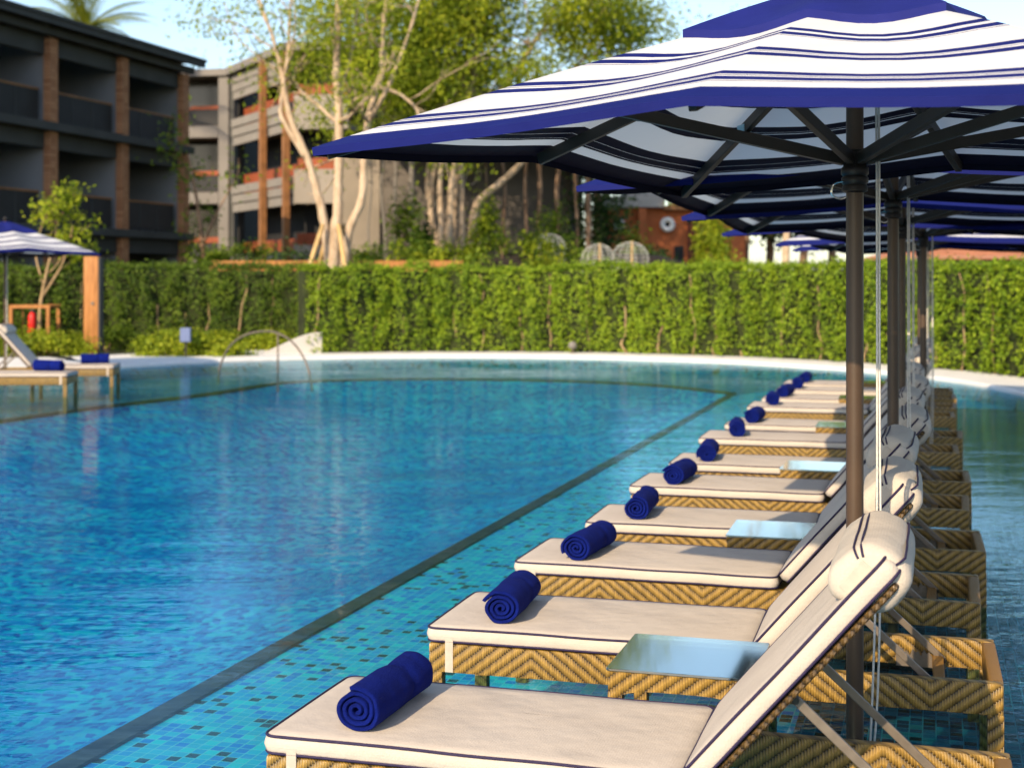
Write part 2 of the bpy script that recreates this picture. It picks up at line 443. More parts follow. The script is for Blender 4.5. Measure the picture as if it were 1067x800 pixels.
rowend = row(-3.11, 22.9); rowst = row(-3.11, -6.5)
deepctl = [rowend, (2.5, 24.6), (1.0, 25.6), (-1, 26.1), (-2.6, 26.0), (-4.1, 25.2), (-5.0, 22.5), (-6.7, 18.3), (-9.9, 6.2), (-11.5, -3)]
fa = spline([(x, y, 0) for x, y in deepctl], 5)
DEEP = [Vector((p.x, p.y)) for p in fa]+[Vector(rowst)]
def ray_out(c, d):
    best = 1e9
    for i in range(len(OUT)):
        a, b = OUT[i], OUT[(i+1) % len(OUT)]; e = b-a; den = d.x*e.y-d.y*e.x
        if abs(den) < 1e-9: continue
        t = ((a.x-c.x)*e.y-(a.y-c.y)*e.x)/den; u = ((a.x-c.x)*d.y-(a.y-c.y)*d.x)/den
        if t > 0 and -1e-6 <= u <= 1+1e-6: best = min(best, t)
    return c+d*(best+.25)
dens_ = []
for i in range(len(DEEP)):
    a, b = DEEP[i], DEEP[(i+1) % len(DEEP)]; m_ = max(1, int((b-a).length/.6))
    dens_ += [a.lerp(b, j/m_) for j in range(m_)]
DEEP = dens_
cen = Vector((-2.6, 14.0)); k = len(DEEP)
mb = MB(); outer = [ray_out(cen, (p-cen).normalized()) for p in DEEP]
ring_ = [(p.x, p.y, FLOOR) for p in DEEP]+[(p.x, p.y, FLOOR) for p in outer]
def rowside(j): p = (DEEP[j]+DEEP[(j+1) % k])/2; return p.x*C_-p.y*S_ > -3.2 and p.y < 22.3
for nm, mt, want in (('pool_ledge_floor', 'ledge', True), ('far_ledge_floor', 'sea', False)):
    mb = MB(); mb.add(ring_, [(j, k+j, k+(j+1) % k, (j+1) % k) for j in range(k) if rowside(j) == want])
    tag(mb.build(nm, mt), kind='structure')
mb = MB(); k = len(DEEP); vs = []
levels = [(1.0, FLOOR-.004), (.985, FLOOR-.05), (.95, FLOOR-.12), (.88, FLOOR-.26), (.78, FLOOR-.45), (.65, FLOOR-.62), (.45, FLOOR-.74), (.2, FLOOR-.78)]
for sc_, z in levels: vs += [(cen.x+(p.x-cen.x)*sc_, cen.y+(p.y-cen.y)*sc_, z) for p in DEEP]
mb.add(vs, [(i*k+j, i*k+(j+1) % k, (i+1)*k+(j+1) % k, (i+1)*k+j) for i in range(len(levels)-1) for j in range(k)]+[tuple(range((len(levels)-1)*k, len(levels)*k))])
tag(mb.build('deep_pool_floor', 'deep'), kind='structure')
mb = MB(); vs = []; n_ = 60              # darker tiles behind the loungers, umbrella and lounger shade put into their colour
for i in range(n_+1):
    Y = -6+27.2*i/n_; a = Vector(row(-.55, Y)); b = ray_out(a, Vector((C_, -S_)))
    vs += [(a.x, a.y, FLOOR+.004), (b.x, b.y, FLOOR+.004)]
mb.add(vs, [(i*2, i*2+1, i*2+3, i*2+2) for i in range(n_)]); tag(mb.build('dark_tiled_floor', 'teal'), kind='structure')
mb = MB(); w = .052; vs = []
for i in range(k):
    t = (DEEP[(i+1) % k]-DEEP[i-1]).normalized(); n = Vector((-t.y, t.x))
    a, b = DEEP[i]-n*w, DEEP[i]+n*w
    vs += [(a.x, a.y, FLOOR-.1), (a.x, a.y, FLOOR+.015), (b.x, b.y, FLOOR+.015), (b.x, b.y, FLOOR-.1)]
fs = []
for i in range(k):
    j = (i+1) % k
    for q in range(3): fs.append((i*4+q, j*4+q, j*4+q+1, i*4+q+1))
mb.add(vs, fs); tag(mb.build('pool_curb', 'curb'), kind='structure')
mb = MB(); O2 = offset(.005); mb.add([(p.x, p.y, 0) for p in O2], [tuple(reversed(range(len(O2))))])
tag(mb.build('pool_water', 'water'), kind='structure')

# ------------------------------------------------------------------ sun loungers
OFFL = (.8, 0, -FLOOR)       # local origin under the middle of the frame, on the ledge floor
W2 = .31; HX, HZ = -.635, .33; BA = R(49)
U = Vector((math.cos(BA), 0, math.sin(BA))); Nn = Vector((-math.sin(BA), 0, math.cos(BA)))
def bk(u, y, n): return Vector((HX, y, HZ))+U*u+Nn*n
def make_lounger():
    root = empty('sun_lounger', (0, 0, 0))
    B = lambda mb, name, mat, par=root, **kw: mb.build(name, mat, par, off=OFFL, **kw)
    zt, zb = .272, .165
    for s in (-1, 1):
        mb = MB(); y0, y1 = sorted((s*W2, s*(W2-.045)))
        mb.box(-1.80, .20, y0, y1, zb, zt, bev=.010); B(mb, 'side_rail', 'wicker', smooth=True, sharp=40)
    for x0, x1, mt in ((-1.802, -1.755, 'wicker'), (.155, .202, 'rib')):
        mb = MB(); mb.box(x0, x1, -W2+.046, W2-.046, zb+.002, zt-.002, bev=.010); B(mb, 'end_rail', mt, smooth=True, sharp=40)
    for x in (-1.775, -.62, .175):
        for s in (-1, 1):
            mb = MB(); yc = s*(W2-.026)
            mb.box(x-.027, x+.027, yc-.024, yc+.024, FLOOR, zb+.004, bev=.008); B(mb, 'leg', 'wicker', smooth=True, sharp=40)
    mb = MB(); mb.box(-1.754, -.60, -W2+.046, W2-.046, .225, .262); B(mb, 'seat_deck', 'rib')
    mb = MB(); mb.box(-.02, .02, -W2+.046, W2-.046, .175, .215, bev=.006); B(mb, 'cross_rail', 'rib')
    # seat cushion, navy piping top and bottom
    lx, th = 1.185, .056
    Mc = Matrix.Translation((-1.812+lx/2, 0, .274))
    cp = [(.03, 0), (.008, .001), (.002, .006), (.0, .014), (-.004, th*.5), (0, th-.012), (.003, th-.005), (.010, th), (.05, th+.003), (.14, th+.006), (.25, th+.007)]
    mb = MB(); mb.loft(lx, .622, .035, cp, Mc, wob=.0025, ns=22); sc = B(mb, 'seat_cushion', 'cushion', smooth=True)
    def pipe_loop(lx, ly, r, z, Mx, rad=.0042):
        q = MB(); q.loft(lx, ly, r, [(0, z)], None, wob=.0025, ns=22)
        return [Mx @ Vector(p) for p in q.v]
    for z in (.006, th-.003):
        mb = MB(); mb.tube(pipe_loop(lx-.004, .618, .035, z, Mc), .0043, 6, closed=True); B(mb, 'piping', 'piping', sc, smooth=True)
    # backrest cushion
    bl = .77
    Mb = Matrix(((U.x, 0, Nn.x, HX+U.x*bl/2), (0, 1, 0, 0), (U.z, 0, Nn.z, HZ-.002+U.z*bl/2), (0, 0, 0, 1)))
    Mb = Mb @ Matrix.Translation((.012, 0, -th))
    mb = MB(); mb.loft(bl, .622, .035, cp, Mb, wob=.0025, ns=18); bc = B(mb, 'back_cushion', 'cushion', smooth=True)
    for z in (.006, th-.003):
        mb = MB(); mb.tube(pipe_loop(bl-.004, .618, .035, z, Mb), .0043, 6, closed=True); B(mb, 'piping', 'piping', bc, smooth=True)
    mb = MB(); mb.loft(.73, .60, .02, [(.004, 0), (0, .004), (0, .014), (.004, .018)], Mb @ Matrix.Translation((-.01, 0, -.021)), ns=4); B(mb, 'back_frame', 'wicker_dark', smooth=True, sharp=40)
    # pillow hung over the top end
    prof = [(.635, -.02), (.612, .012), (.618, .042), (.645, .064), (.685, .071), (.73, .064), (.772, .040), (.798, .004), (.803, -.040), (.790, -.078), (.757, -.104), (.71, -.110), (.67, -.100), (.65, -.08), (.69, -.070), (.72, -.05), (.69, -.03)]
    pc = [Vector((a, b, 0)) for a, b in prof]; sp = [(p.x, p.y) for p in spline(pc, 4, True)]
    mb = MB(); cu, cn = .71, -.015; vs = []
    secs = [(-.287, .70), (-.282, .84), (-.270, .93), (-.262, .98), (-.24, 1.0), (-.12, 1.015), (0, 1.0), (.12, 1.015), (.24, 1.0), (.262, .98), (.270, .93), (.282, .84), (.287, .70)]
    for y, sc_ in secs:
        for (a, b) in sp:
            w_ = .007*noise.noise(Vector((a*12, b*12, y*11)))+.004*noise.noise(Vector((a*30, b*30, y*26)))
            vs.append(bk(cu+(a-cu)*sc_+w_, y, cn+(b-cn)*sc_+w_))
    m_ = len(sp); fs = [(i*m_+j, (i+1)*m_+j, (i+1)*m_+(j+1) % m_, i*m_+(j+1) % m_) for i in range(len(secs)-1) for j in range(m_)]
    fs += [tuple(range(m_)), tuple(reversed(range((len(secs)-1)*m_, len(secs)*m_)))]
    mb.add(vs, fs); pl = B(mb, 'pillow', 'pillow', smooth=True, sharp=60)
    for (a, b) in ((.738, .060), (.754, .051), (.804, -.042)):
        pts = [bk(cu+(a-cu)*sc_*1.03, y, cn+(b-cn)*sc_*1.05)+Vector((0, 0, .003*noise.noise(Vector((y*18, a, b))))) for y, sc_ in secs]
        mb = MB(); mb.tube(spline(pts, 3), .0034, 6); B(mb, 'piping', 'piping', pl, smooth=True)
    mb = MB(); Mt = Matrix(((U.x, 0, Nn.x, bk(.665, -.287, .0).x), (0, 1, 0, -.2875), (U.z, 0, Nn.z, bk(.665, -.287, .0).z), (0, 0, 0, 1)))
    mb.box(-.02, .07, -.003, .003, -.05, .03, Mt, bev=.002); B(mb, 'fastening_tab', 'tie', pl)
    # stays and their brackets
    for s in (-1, 1):
        y = s*(W2-.075)
        mb = MB(); mb.beam(bk(.34, y, -.09), (.02, y, .20), .012, .024, .003); st = B(mb, 'stay', 'steel')
        mb = MB()
        for c in (bk(.34, y, -.09), Vector((.02, y, .20))):
            mb.tube([c+Vector((0, -.011, 0)), c+Vector((0, .011, 0))], .010, 10)
        B(mb, 'bolt', 'blacksteel', st)
        mb = MB(); tp = []
        for i in range(9):
            x = .02-.02*i; tp += [(x, .205+.012*(i % 2)), (x-.010, .232 if i % 2 else .222)]
        poly = [(.03, .165)]+tp+[(-.15, .165)]; nq = len(poly)
        mb.add([(x, y+.010, z) for x, z in poly]+[(x, y+.015, z) for x, z in poly], [tuple(range(nq)), tuple(reversed(range(nq, 2*nq)))]+[(i, i+nq, (i+1) % nq+nq, (i+1) % nq) for i in range(nq)])
        B(mb, 'notched_bracket', 'steel')
    for s in (-1, 1):                        # ribbon ties round the foot end
        mb = MB(); mb.box(-1.735, -1.705, s*(W2+.001)-.002, s*(W2+.001)+.002, zb+.004, .292); B(mb, 'ribbon_tie', 'tie')
    return root

LY = [3.93, 5.24, 6.47, 7.62, 8.95, 10.12, 11.75, 12.9, 14.75, 15.8, 17.05, 18.1]
ORD = ['nearest', 'second', 'third', 'fourth', 'fifth', 'sixth', 'seventh', 'eighth', 'ninth', 'tenth', 'eleventh', 'farthest']
def make_towel(seed):
    random.seed(seed); root_bm = MB()
    turns = 3.6; th = .0165; r0 = .012; N = 150; Lh = .205
    ys = [-Lh, -Lh+.004, -Lh+.014, -.10, -.01, .045, .055, .065, .12, Lh-.014, Lh-.004, Lh]
    def rad(a, y, inner):
        r = r0+th*a/(2*math.pi)
        e = abs(y)/Lh
        q = 1.0
        if y > -.3: q *= 1-.05*math.exp(-((y-.055)/.008)**2)
        q *= 1+.075*noise.noise(Vector((math.cos(a)*1.5, math.sin(a)*1.5, y*9+seed)))
        return (r-(th*.80 if inner else 0))*q
    vs = []
    for y in ys:
        bul = 1+.0*y
        edge = .0025 if abs(abs(y)-Lh) < 1e-6 else 0
        tele = 0
        for inner in (False, True):
            for i in range(N):
                a = turns*2*math.pi*i/(N-1)
                r = rad(a, y, inner)+(edge if inner else -edge)
                ph = a+R(200+seed*50)
                oy = .010*noise.noise(Vector((a*.35, seed*3.1, 0)))*(1 if y > 0 else -1)*(abs(y)/Lh)**4
                vs.append((r*math.cos(ph)*1.06, y+oy, r*math.sin(ph)*.95))
    n2 = 2*N; fs = []
    for s in range(len(ys)-1):
        for i in range(N-1):
            a = s*n2+i; fs.append((a, a+1, a+n2+1, a+n2))
            b = s*n2+N+i; fs.append((b+1, b, b+n2, b+n2+1))
        for i in (0, N-1):
            a = s*n2+i; b = s*n2+N+i
            fs.append((a, a+n2, b+n2, b) if i == 0 else (b, b+n2, a+n2, a))
    for s in (0, len(ys)-1):
        for i in range(N-1):
            a = s*n2+i; b = s*n2+N+i
            fs.append((a, b, b+1, a+1) if s == 0 else (a+1, b+1, b, a))
    zmin = min(v[2] for v in vs)
    root_bm.add([(x, y, z-zmin) for x, y, z in vs], fs)
    return root_bm.build('rolled_towel', 'towel', smooth=True, sharp=50)

proto = make_lounger(); loungers = []
for i, Y in enumerate(LY):
    l = proto if i == 0 else copy_tree(proto)
    x, y = row(-.8+[0, .01, -.02, .03, -.01, .02, -.03, .02, -.02, .01, .02, 0][i], Y); l.location = (x, y, FLOOR); l.rotation_euler = (0, 0, ROWROT+R([0, .8, -.7, 1.1, -.9, .6, .3, -1.1, .9, -.6, .7, 0][i]))
    tag(l, f'{ORD[i]} wicker lounger with cream cushion in the long row under the striped umbrellas' if i not in (0, 11) else
        ('large nearest wicker lounger with cream cushion at the bottom edge of the photo' if i == 0 else 'smallest wicker lounger at the far end of the long row by the hedge'),
        'sun lounger', 'wicker loungers in the long row')
    loungers.append(l)
TX = [-1.55, -1.55, -1.54, -1.53, -1.55, -1.55, -1.57, -1.56, -1.6, -1.58, -1.56, -1.56]
protos_t = [make_towel(s) for s in (1, 2, 3)]
for i, Y in enumerate(LY):
    t = protos_t[i] if i < 3 else protos_t[i % 3].copy()
    if i >= 3: COL.objects.link(t)
    x, y = row(TX[i], Y-.03); t.location = (x, y, .3325); t.rotation_euler = (0, 0, ROWROT+R([-2, 4, -5, 3, -3, 5, 8, -2, 6, -5, 3, 0][i]))
    tag(t, f'rolled navy towel lying on the {ORD[i]} wicker lounger of the long row', 'towel', 'rolled navy towels')

# side tables
def make_table():
    root = empty('side_table', (0, 0, 0)); a = .225; z1 = .372
    off = (0, 0, -FLOOR)
    for s in (-1, 1):
        for q in (0, 1):
            mb = MB(); n = 12; vs = []
            for i in range(n+1):
                x = -a+.001+(2*a-.002)*i/n; zb = z1-.095+.04*(1-(abs(x)/a)**4)
                for yy in (s*a, s*(a-.035)):
                    p = (x, yy) if q == 0 else (yy*.999, x*.84)
                    vs += [(p[0], p[1], zb), (p[0], p[1], z1)]
            fs = []
            for i in range(n):
                o_ = i*4
                fs += [(o_, o_+4, o_+5, o_+1), (o_+2, o_+3, o_+7, o_+6), (o_, o_+2, o_+6, o_+4), (o_+1, o_+5, o_+7, o_+3)]
            fs += [(0, 1, 3, 2), (n*4, n*4+2, n*4+3, n*4+1)]
            mb.add(vs, fs); mb.build('apron', 'wicker', root, off=off)
    for sx in (-1, 1):
        for sy in (-1, 1):
            mb = MB(); mb.box(sx*(a-.022)-.0235, sx*(a-.022)+.0235, sy*(a-.022)-.0235, sy*(a-.022)+.0235, FLOOR, z1-.06, bev=.008)
            mb.build('leg', 'wicker', root, off=off, smooth=True, sharp=40)
    mb = MB(); mb.box(-a+.036, a-.036, -a+.036, a-.036, z1-.03, z1-.012); mb.build('woven_top', 'wicker_dark', root, off=off)
    mb = MB(); mb.loft(2*a+.012, 2*a+.012, .012, [(.001, z1+.002), (0, z1+.003), (0, z1+.009), (.0015, z1+.010)], None, ns=2); mb.build('glass_top', 'glass', root, off=off)
    return root
tp = make_table()
for i, (Y, X) in enumerate([(4.60, -.765), (7.05, -.74), (9.54, -.74), (12.32, -.74), (15.28, -.74), (17.58, -.74)]):
    t = tp if i == 0 else copy_tree(tp)
    x, y = row(X, Y); t.location = (x, y, FLOOR); t.rotation_euler = (0, 0, ROWROT+R([0, 1, -1, .5, 0, 1][i]))
    tag(t, f'low woven side table with glass top between the {ORD[2*i]} and {ORD[2*i+1]} loungers of the row', 'side table', 'woven side tables between loungers')

# ------------------------------------------------------------------ umbrellas
CA = 1.20
def make_umbrella():
    root = empty('patio_umbrella', (0, 0, 0)); off = (0, 0, -FLOOR)
    B = lambda mb, name, mat, par=root, **kw: mb.build(name, mat, par, off=off, **kw)
    ZA, KM, KC = 2.50, .376, .304          # apex, fall along the side ribs, along the corner ribs
    def rib_z(t, corner): 
        r = CA*t*(math.sqrt(2) if corner else 1)
        return ZA-(KC if corner else KM)*r-.018*math.sin(math.pi*min(1, t))*-1
    def cz(x, y):
        ax, ay = abs(x), abs(y); t = max(ax, ay)/CA
        if t < 1e-6: return ZA
        w = min(ax, ay)/(t*CA)                       # 0 side rib, 1 corner rib
        z = rib_z(t, False)*(1-w)+rib_z(t, True)*w
        return z-(.010*t*t+.030*math.sin(math.pi*min(1, t))**1.2)*math.sin(math.pi*w)**1.3     # cloth sagging between the ribs
    n = 20
    def grid(lo, hi, dz):
        rs = [lo+(hi-lo)*i/n for i in range(n+1)]; per = []
        m = 16
        for s in range(4):
            for i in range(m):
                q = -1+2*i/m
                per.append([(1, q), (-q, 1), (-1, -q), (q, -1)][s])
        k = len(per); vs = [(CA*t*a, CA*t*b, cz(CA*t*a, CA*t*b)+dz(t)) for t in rs for a, b in per]
        fs = [(i*k+j, (i+1)*k+j, (i+1)*k+(j+1) % k, i*k+(j+1) % k) for i in range(n) for j in range(k)]
        return per, k, vs, fs
    per, k, vs, fs = grid(.10, 1.0, lambda t: 0)
    mb = MB(); mb.add(vs, fs)
    rim = vs[-k:]; hem = [(x*.998, y*.998, z-.024) for x, y, z in rim]
    o_ = len(mb.v); mb.v += rim+hem
    for q in range(1): mb.f += [(o_+q*k+j, o_+(q+1)*k+j, o_+(q+1)*k+(j+1) % k, o_+q*k+(j+1) % k) for j in range(k)]
    cn = B(mb, 'canopy', 'canopy', smooth=True, sharp=50)
    cn.data.transform(Matrix.Identity(4))
    # vent cap
    _, kk, vv, ff = grid(.04, .335, lambda t: .055-.030*(t/.335)**2)
    mb = MB(); mb.add(vv, ff); rim = vv[-kk:]; o_ = len(mb.v); mb.v += rim+[(x, y, z-.028) for x, y, z in rim]
    mb.f += [(o_+j, o_+kk+j, o_+kk+(j+1) % kk, o_+(j+1) % kk) for j in range(kk)]
    mb.f.append(tuple(range(kk)))
    B(mb, 'vent_cap', 'navy', smooth=True, sharp=50)
    mb = MB(); mb.lathe([(.02, ZA+.05), (.035, ZA+.07), (.04, ZA+.09), (.02, ZA+.12)], 14); B(mb, 'finial', 'blacksteel', smooth=True)
    mb = MB(); mb.lathe([(.027, FLOOR+.03), (.027, ZA+.05)], 20); B(mb, 'pole', 'bronze', smooth=True, sharp=50)
    mb = MB(); mb.box(-.2, .2, -.2, .2, FLOOR, FLOOR+.035, bev=.01); B(mb, 'base_plate', 'blacksteel')
    zh = 1.93
    mb = MB(); mb.lathe([(.030, zh-.055), (.040, zh-.05), (.040, zh-.035), (.036, zh-.03), (.042, zh-.022), (.042, zh-.008), (.037, zh-.003), (.043, zh+.004), (.043, zh+.022), (.036, zh+.028), (.036, zh+.075), (.030, zh+.08)], 20)
    hb = B(mb, 'hub', 'blacksteel', smooth=True, sharp=50)
    mb = MB(); mb.lathe([(.034, ZA-.10), (.05, ZA-.095), (.05, ZA-.06), (.034, ZA-.05)], 18); B(mb, 'top_hub', 'blacksteel')
    mb = MB(); mb.tube(spline([(-.04, -.01, zh-.02), (-.07, -.012, zh-.03), (-.075, -.012, zh-.06), (-.05, -.012, zh-.075), (-.03, -.012, zh-.07)], 5), .0035, 6); B(mb, 'hook', 'chrome', hb)
    for i in range(8):
        a = R(45*i+0); corner = i % 2 == 1; L = CA*(math.sqrt(2) if corner else 1)
        d = Vector((math.cos(a), math.sin(a), 0))
        p0 = d*.05+Vector((0, 0, ZA-.075)); p1 = d*(L*.975)+Vector((0, 0, cz(d.x*L*.975, d.y*L*.975)-.028))
        mb = MB(); mb.beam(p0, p1, .024, .040, .003); rb = B(mb, 'rib', 'ribdark')
        fm = .56 if corner else .62
        pm = p0.lerp(p1, fm)
        mb = MB(); mb.beam(d*.04+Vector((0, 0, zh+.05)), pm-Vector((0, 0, .022)), .024, .036, .003); B(mb, 'strut', 'ribdark')
        mb = MB(); mb.box(-.035, .035, -.016, .016, -.035, .02, Matrix.Translation(pm) @ Matrix.Rotation(a, 4, 'Z'), bev=.004); B(mb, 'clip', 'clip' if corner else 'blacksteel', rb)
    # pull cord, doubled
    for q in (0, 1):
        dx = .008*q
        mb = MB(); mb.tube(spline([(.058+dx, -.03, zh+.33), (.060+dx, -.035, zh), (.060+dx, -.04, 1.2), (.058+dx*1.6, -.04, .75), (.045+dx*2, -.04, .3), (.03+dx, -.04, .02)], 8), .0035, 6); B(mb, 'pull_cord', 'rope', smooth=True)
    return root
um = make_umbrella()
UMB = [(-.245, 4.60, 192, .0), (-.197, 7.05, 204, .02), (-.212, 9.5, 207, -.01), (-.10, 12.1, 188, -.01), (-.16, 15.2, 200, -.03), (-.15, 17.6, 195, -.03)]
UL = ['nearest navy and white striped umbrella, filling the upper right of the photo', 'second striped umbrella in the row, directly behind the nearest one',
      'third striped umbrella in the row, mostly hidden behind the second', 'fourth striped umbrella in the row, on a thin pole against the hedge',
      'fifth striped umbrella from the camera, almost hidden in the row', 'last striped umbrella at the hedge end of the lounger row']
def cord_dir(u, ang):
    pass
for i, (X, Y, th, dz) in enumerate(UMB):
    u = um if i == 0 else copy_tree(um)
    x, y = row(X, Y); u.location = (x, y, FLOOR+dz); u.rotation_euler = (0, 0, R(th-225))
    tag(u, UL[i], 'umbrella', 'striped umbrellas along the row')
    # the hub, hook and cord turn on the pole independently of the canopy
    for ch in u.children:
        if ch.name.split('.')[0] in ('pull_cord', 'hub'): ch.rotation_euler = (0, 0, -R(th-225))

# the pair of loungers and umbrella across the pool
for i, (lx, ly, rz, lab) in enumerate([(-7.12, 19.75, 183, 'wicker lounger at the left edge of the photo, nearer of the two across the pool'),
                                       (-7.0, 21.5, 186, 'wicker lounger across the pool with upright back, behind the one at the left edge')]):
    l = copy_tree(proto); l.location = (lx, ly, FLOOR); l.rotation_euler = (0, 0, R(rz)); tag(l, lab, 'sun lounger', 'loungers across the pool')
    t = protos_t[i].copy(); COL.objects.link(t)
    d = Vector((math.cos(R(rz)), math.sin(R(rz)))); p = Vector((lx, ly))+d*-.68
    t.scale = (1.2, 1, 1.25); t.location = (p.x, p.y, .3325); t.rotation_euler = (0, 0, R(rz+[75, 100][i]))
    tag(t, ['rolled navy towel on the nearer lounger across the pool at left', 'rolled navy towel on the farther lounger across the pool, right of its twin'][i], 'towel', 'rolled navy towels across the pool')
u = copy_tree(um); u.location = (-8.55, 24.0, FLOOR+.05); u.rotation_euler = (0, 0, R(-8-45)); tag(u, 'striped umbrella at the left edge of the photo, beside the timber post', 'umbrella', 'striped umbrellas')

# ------------------------------------------------------------------ hedges
def hedge(name, path, hgt, thick, mat, label, dens=420, lsize=.066, stem_gap=.75, stems=True, group=None, col=.55, seed=3):
    r = np.random.default_rng(seed); random.seed(seed)
    P = [Vector((x, y)) for x, y in path]
    seg = [(P[i+1]-P[i]).length for i in range(len(P)-1)]; tot = sum(seg)
    cum = np.concatenate([[0], np.cumsum(seg)])
    X = np.array([p.x for p in P]); Y = np.array([p.y for p in P])
    def pos(s): return np.interp(s, cum, X), np.interp(s, cum, Y)
    def nrm(s):
        x0, y0 = pos(np.clip(s-.4, 0, tot)); x1, y1 = pos(np.clip(s+.4, 0, tot))
        tx, ty = x1-x0, y1-y0; l = np.hypot(tx, ty); return ty/l, -tx/l          # towards the pool
    base = P[0]
    root = empty(name, (P[len(P)//2].x, P[len(P)//2].y, .07), 0, label, 'hedge', group); ro = root.location
    ncol = int(tot/col)+2; edges = np.cumsum(r.uniform(.55, 1.45, ncol)*col)-col
    dep = r.uniform(-.05, .10, ncol+1); tph = r.uniform(-.06, .07, ncol+1)
    def bulge(s, v):
        i = np.clip(np.searchsorted(edges, s), 1, ncol-1)
        a, b = edges[i-1], edges[i]; f = np.clip((s-a)/(b-a), 0, 1)
        return dep[i]+.16*np.sin(np.pi*f)**.6, tph[i]
    def rough(s, v):
        return .07*np.sin(s*5.3+v*3.1+np.sin(v*4.7)*2)*np.sin(v*6.1+s*1.7)+.05*np.sin(s*13.1+2*np.sin(v*9))
    # inner mass
    mb = MB(); ns = max(8, int(tot/.3)); vs = []
    for i in range(ns+1):
        s = tot*i/ns; x, y = pos(s); nx, ny = nrm(s)
        for o_, z in ((-.02, 0), (-.02, hgt*.96), (-thick+.1, hgt*.96), (-thick+.1, 0)):
            b = float(bulge(np.array(s), 0)[0])*.6-.06 if o_ > -.1 else 0
            vs.append((float(x+nx*(o_+b))-ro.x, float(y+ny*(o_+b))-ro.y, z))
    fs = [(i*4+q, i*4+q+1, (i+1)*4+q+1, (i+1)*4+q) for i in range(ns) for q in range(3)]+[(0, 1, 2, 3), (ns*4+3, ns*4+2, ns*4+1, ns*4)]
    mb.add(vs, fs)
    mb.build('inner_twigs', 'hedgecore', root)
    mb = MB()
    # face
    n = int(dens*tot*hgt); s = r.uniform(0, tot, n); v = r.uniform(0, 1, n)*hgt
    b, tp_ = bulge(s, v); gap = r.uniform(0, 1, n) < np.clip((b+.12)/.2, .22, 1)*np.clip(.55+v/hgt*.9, 0, 1)
    pat = .8*np.sin(s*7.9+1.1*np.sin(v*2.1+s)+np.sin(s*1.3)*2)+.5*np.sin(v*5.3+s*2.9)*np.sin(s*4.1)+.35*np.sin(s*17.3+v*3.7); gap &= r.uniform(-1.6, 1.0, n) < pat
    s, v, b, tp_ = s[gap], v[gap], b[gap], tp_[gap]; n = len(s)
    x, y = pos(s); nx, ny = nrm(s)
    o_ = b+rough(s, v)+r.normal(0, .045, n)-.10*(v > hgt*.93)
    Pq = np.stack([x+nx*o_-ro.x, y+ny*o_-ro.y, v*(1+tp_/hgt)+.02], 1)
    Nq = np.stack([nx+r.normal(0, .5, n), ny+r.normal(0, .5, n), r.normal(.55, .5, n)], 1)
    mb.leaves(Pq, Nq, lsize, .62)
    # top and back
    n = int(dens*tot*thick*.8); s = r.uniform(0, tot, n); w_ = r.uniform(-.05, 1, n)*thick
    x, y = pos(s); nx, ny = nrm(s); b, tp_ = bulge(s, 0)
    z = hgt+tp_+r.normal(0, .05, n)+.03*np.sin(s*6)+np.where(r.uniform(0, 1, n) < .07, r.uniform(0, .09, n), 0)*np.clip(1+np.sin(s*2.3)+np.sin(s*.9), 0, 2)
    mb.leaves(np.stack([x-nx*(w_-b*.5)-ro.x, y-ny*(w_-b*.5)-ro.y, z], 1), np.stack([nx*.3+r.normal(0, .5, n), ny*.3+r.normal(0, .5, n), np.full(n, .9)], 1), lsize, .62)
    n = int(dens*.35*tot*hgt); s = r.uniform(0, tot, n); v = r.uniform(0, 1, n)*hgt; x, y = pos(s); nx, ny = nrm(s)
    mb.leaves(np.stack([x-nx*(thick+r.normal(0, .05, n))-ro.x, y-ny*(thick+r.normal(0, .05, n))-ro.y, v], 1), np.stack([-nx+r.normal(0, .5, n), -ny+r.normal(0, .5, n), r.normal(.5, .5, n)], 1), lsize, .62)
    mb.build('foliage', mat, root)
    if stems:
        s = .3
        while s < tot-.2:
            x, y = pos(s); nx, ny = nrm(s)
            i = int(np.clip(np.searchsorted(edges, s), 1, ncol-1)); ss = edges[i-1]+r.uniform(-.05, .05)
            if ss > .1 and ss < tot-.1:
                x, y = pos(ss); nx, ny = nrm(ss)
                mb = MB(); hh = hgt*r.choice([.35, .55, .8, .92]); q = r.uniform(-.05, .07); ln_ = r.normal(0, .10)
                pts = [(float(x+nx*(q+.03)+r.normal(0, .03)+ln_*j/5-ro.x), float(y+ny*(q+.03)+r.normal(0, .03)-ro.y), hh*j/5) for j in range(6)]
                rd = r.uniform(.012, .028)
                mb.tube(spline(pts, 2), [rd*(1-.5*j/10) for j in range(11)], 6); mb.build('stem', 'stemtan', root, smooth=True)
            s += stem_gap
    return root
OFH = offset(1.25)
def hpath(x0, x1):
    return [(p.x, p.y) for p in OFH]
# main hedge: follows the far end of the pool from the left break round to the right
idx = [i for i, p in enumerate(OFH) if p.y > 12 and p.x > -4.45]
main = [(OFH[i].x, OFH[i].y) for i in idx]
if main[0][0] > main[-1][0]: main = main[::-1]
hedge('hedge', main, 1.79, .8, 'hedge', 'long clipped sunlit hedge behind the far curved end of the pool', dens=1500, seed=5)
hedge('hedge', [(-17.5, 27.5), (-14, 29.8), (-10.5, 31.4), (-7.6, 32.2), (-4.6, 32.6)], 1.82, .8, 'hedgedark', 'shadier clipped hedge set back at left behind the timber post', dens=1200, seed=9)

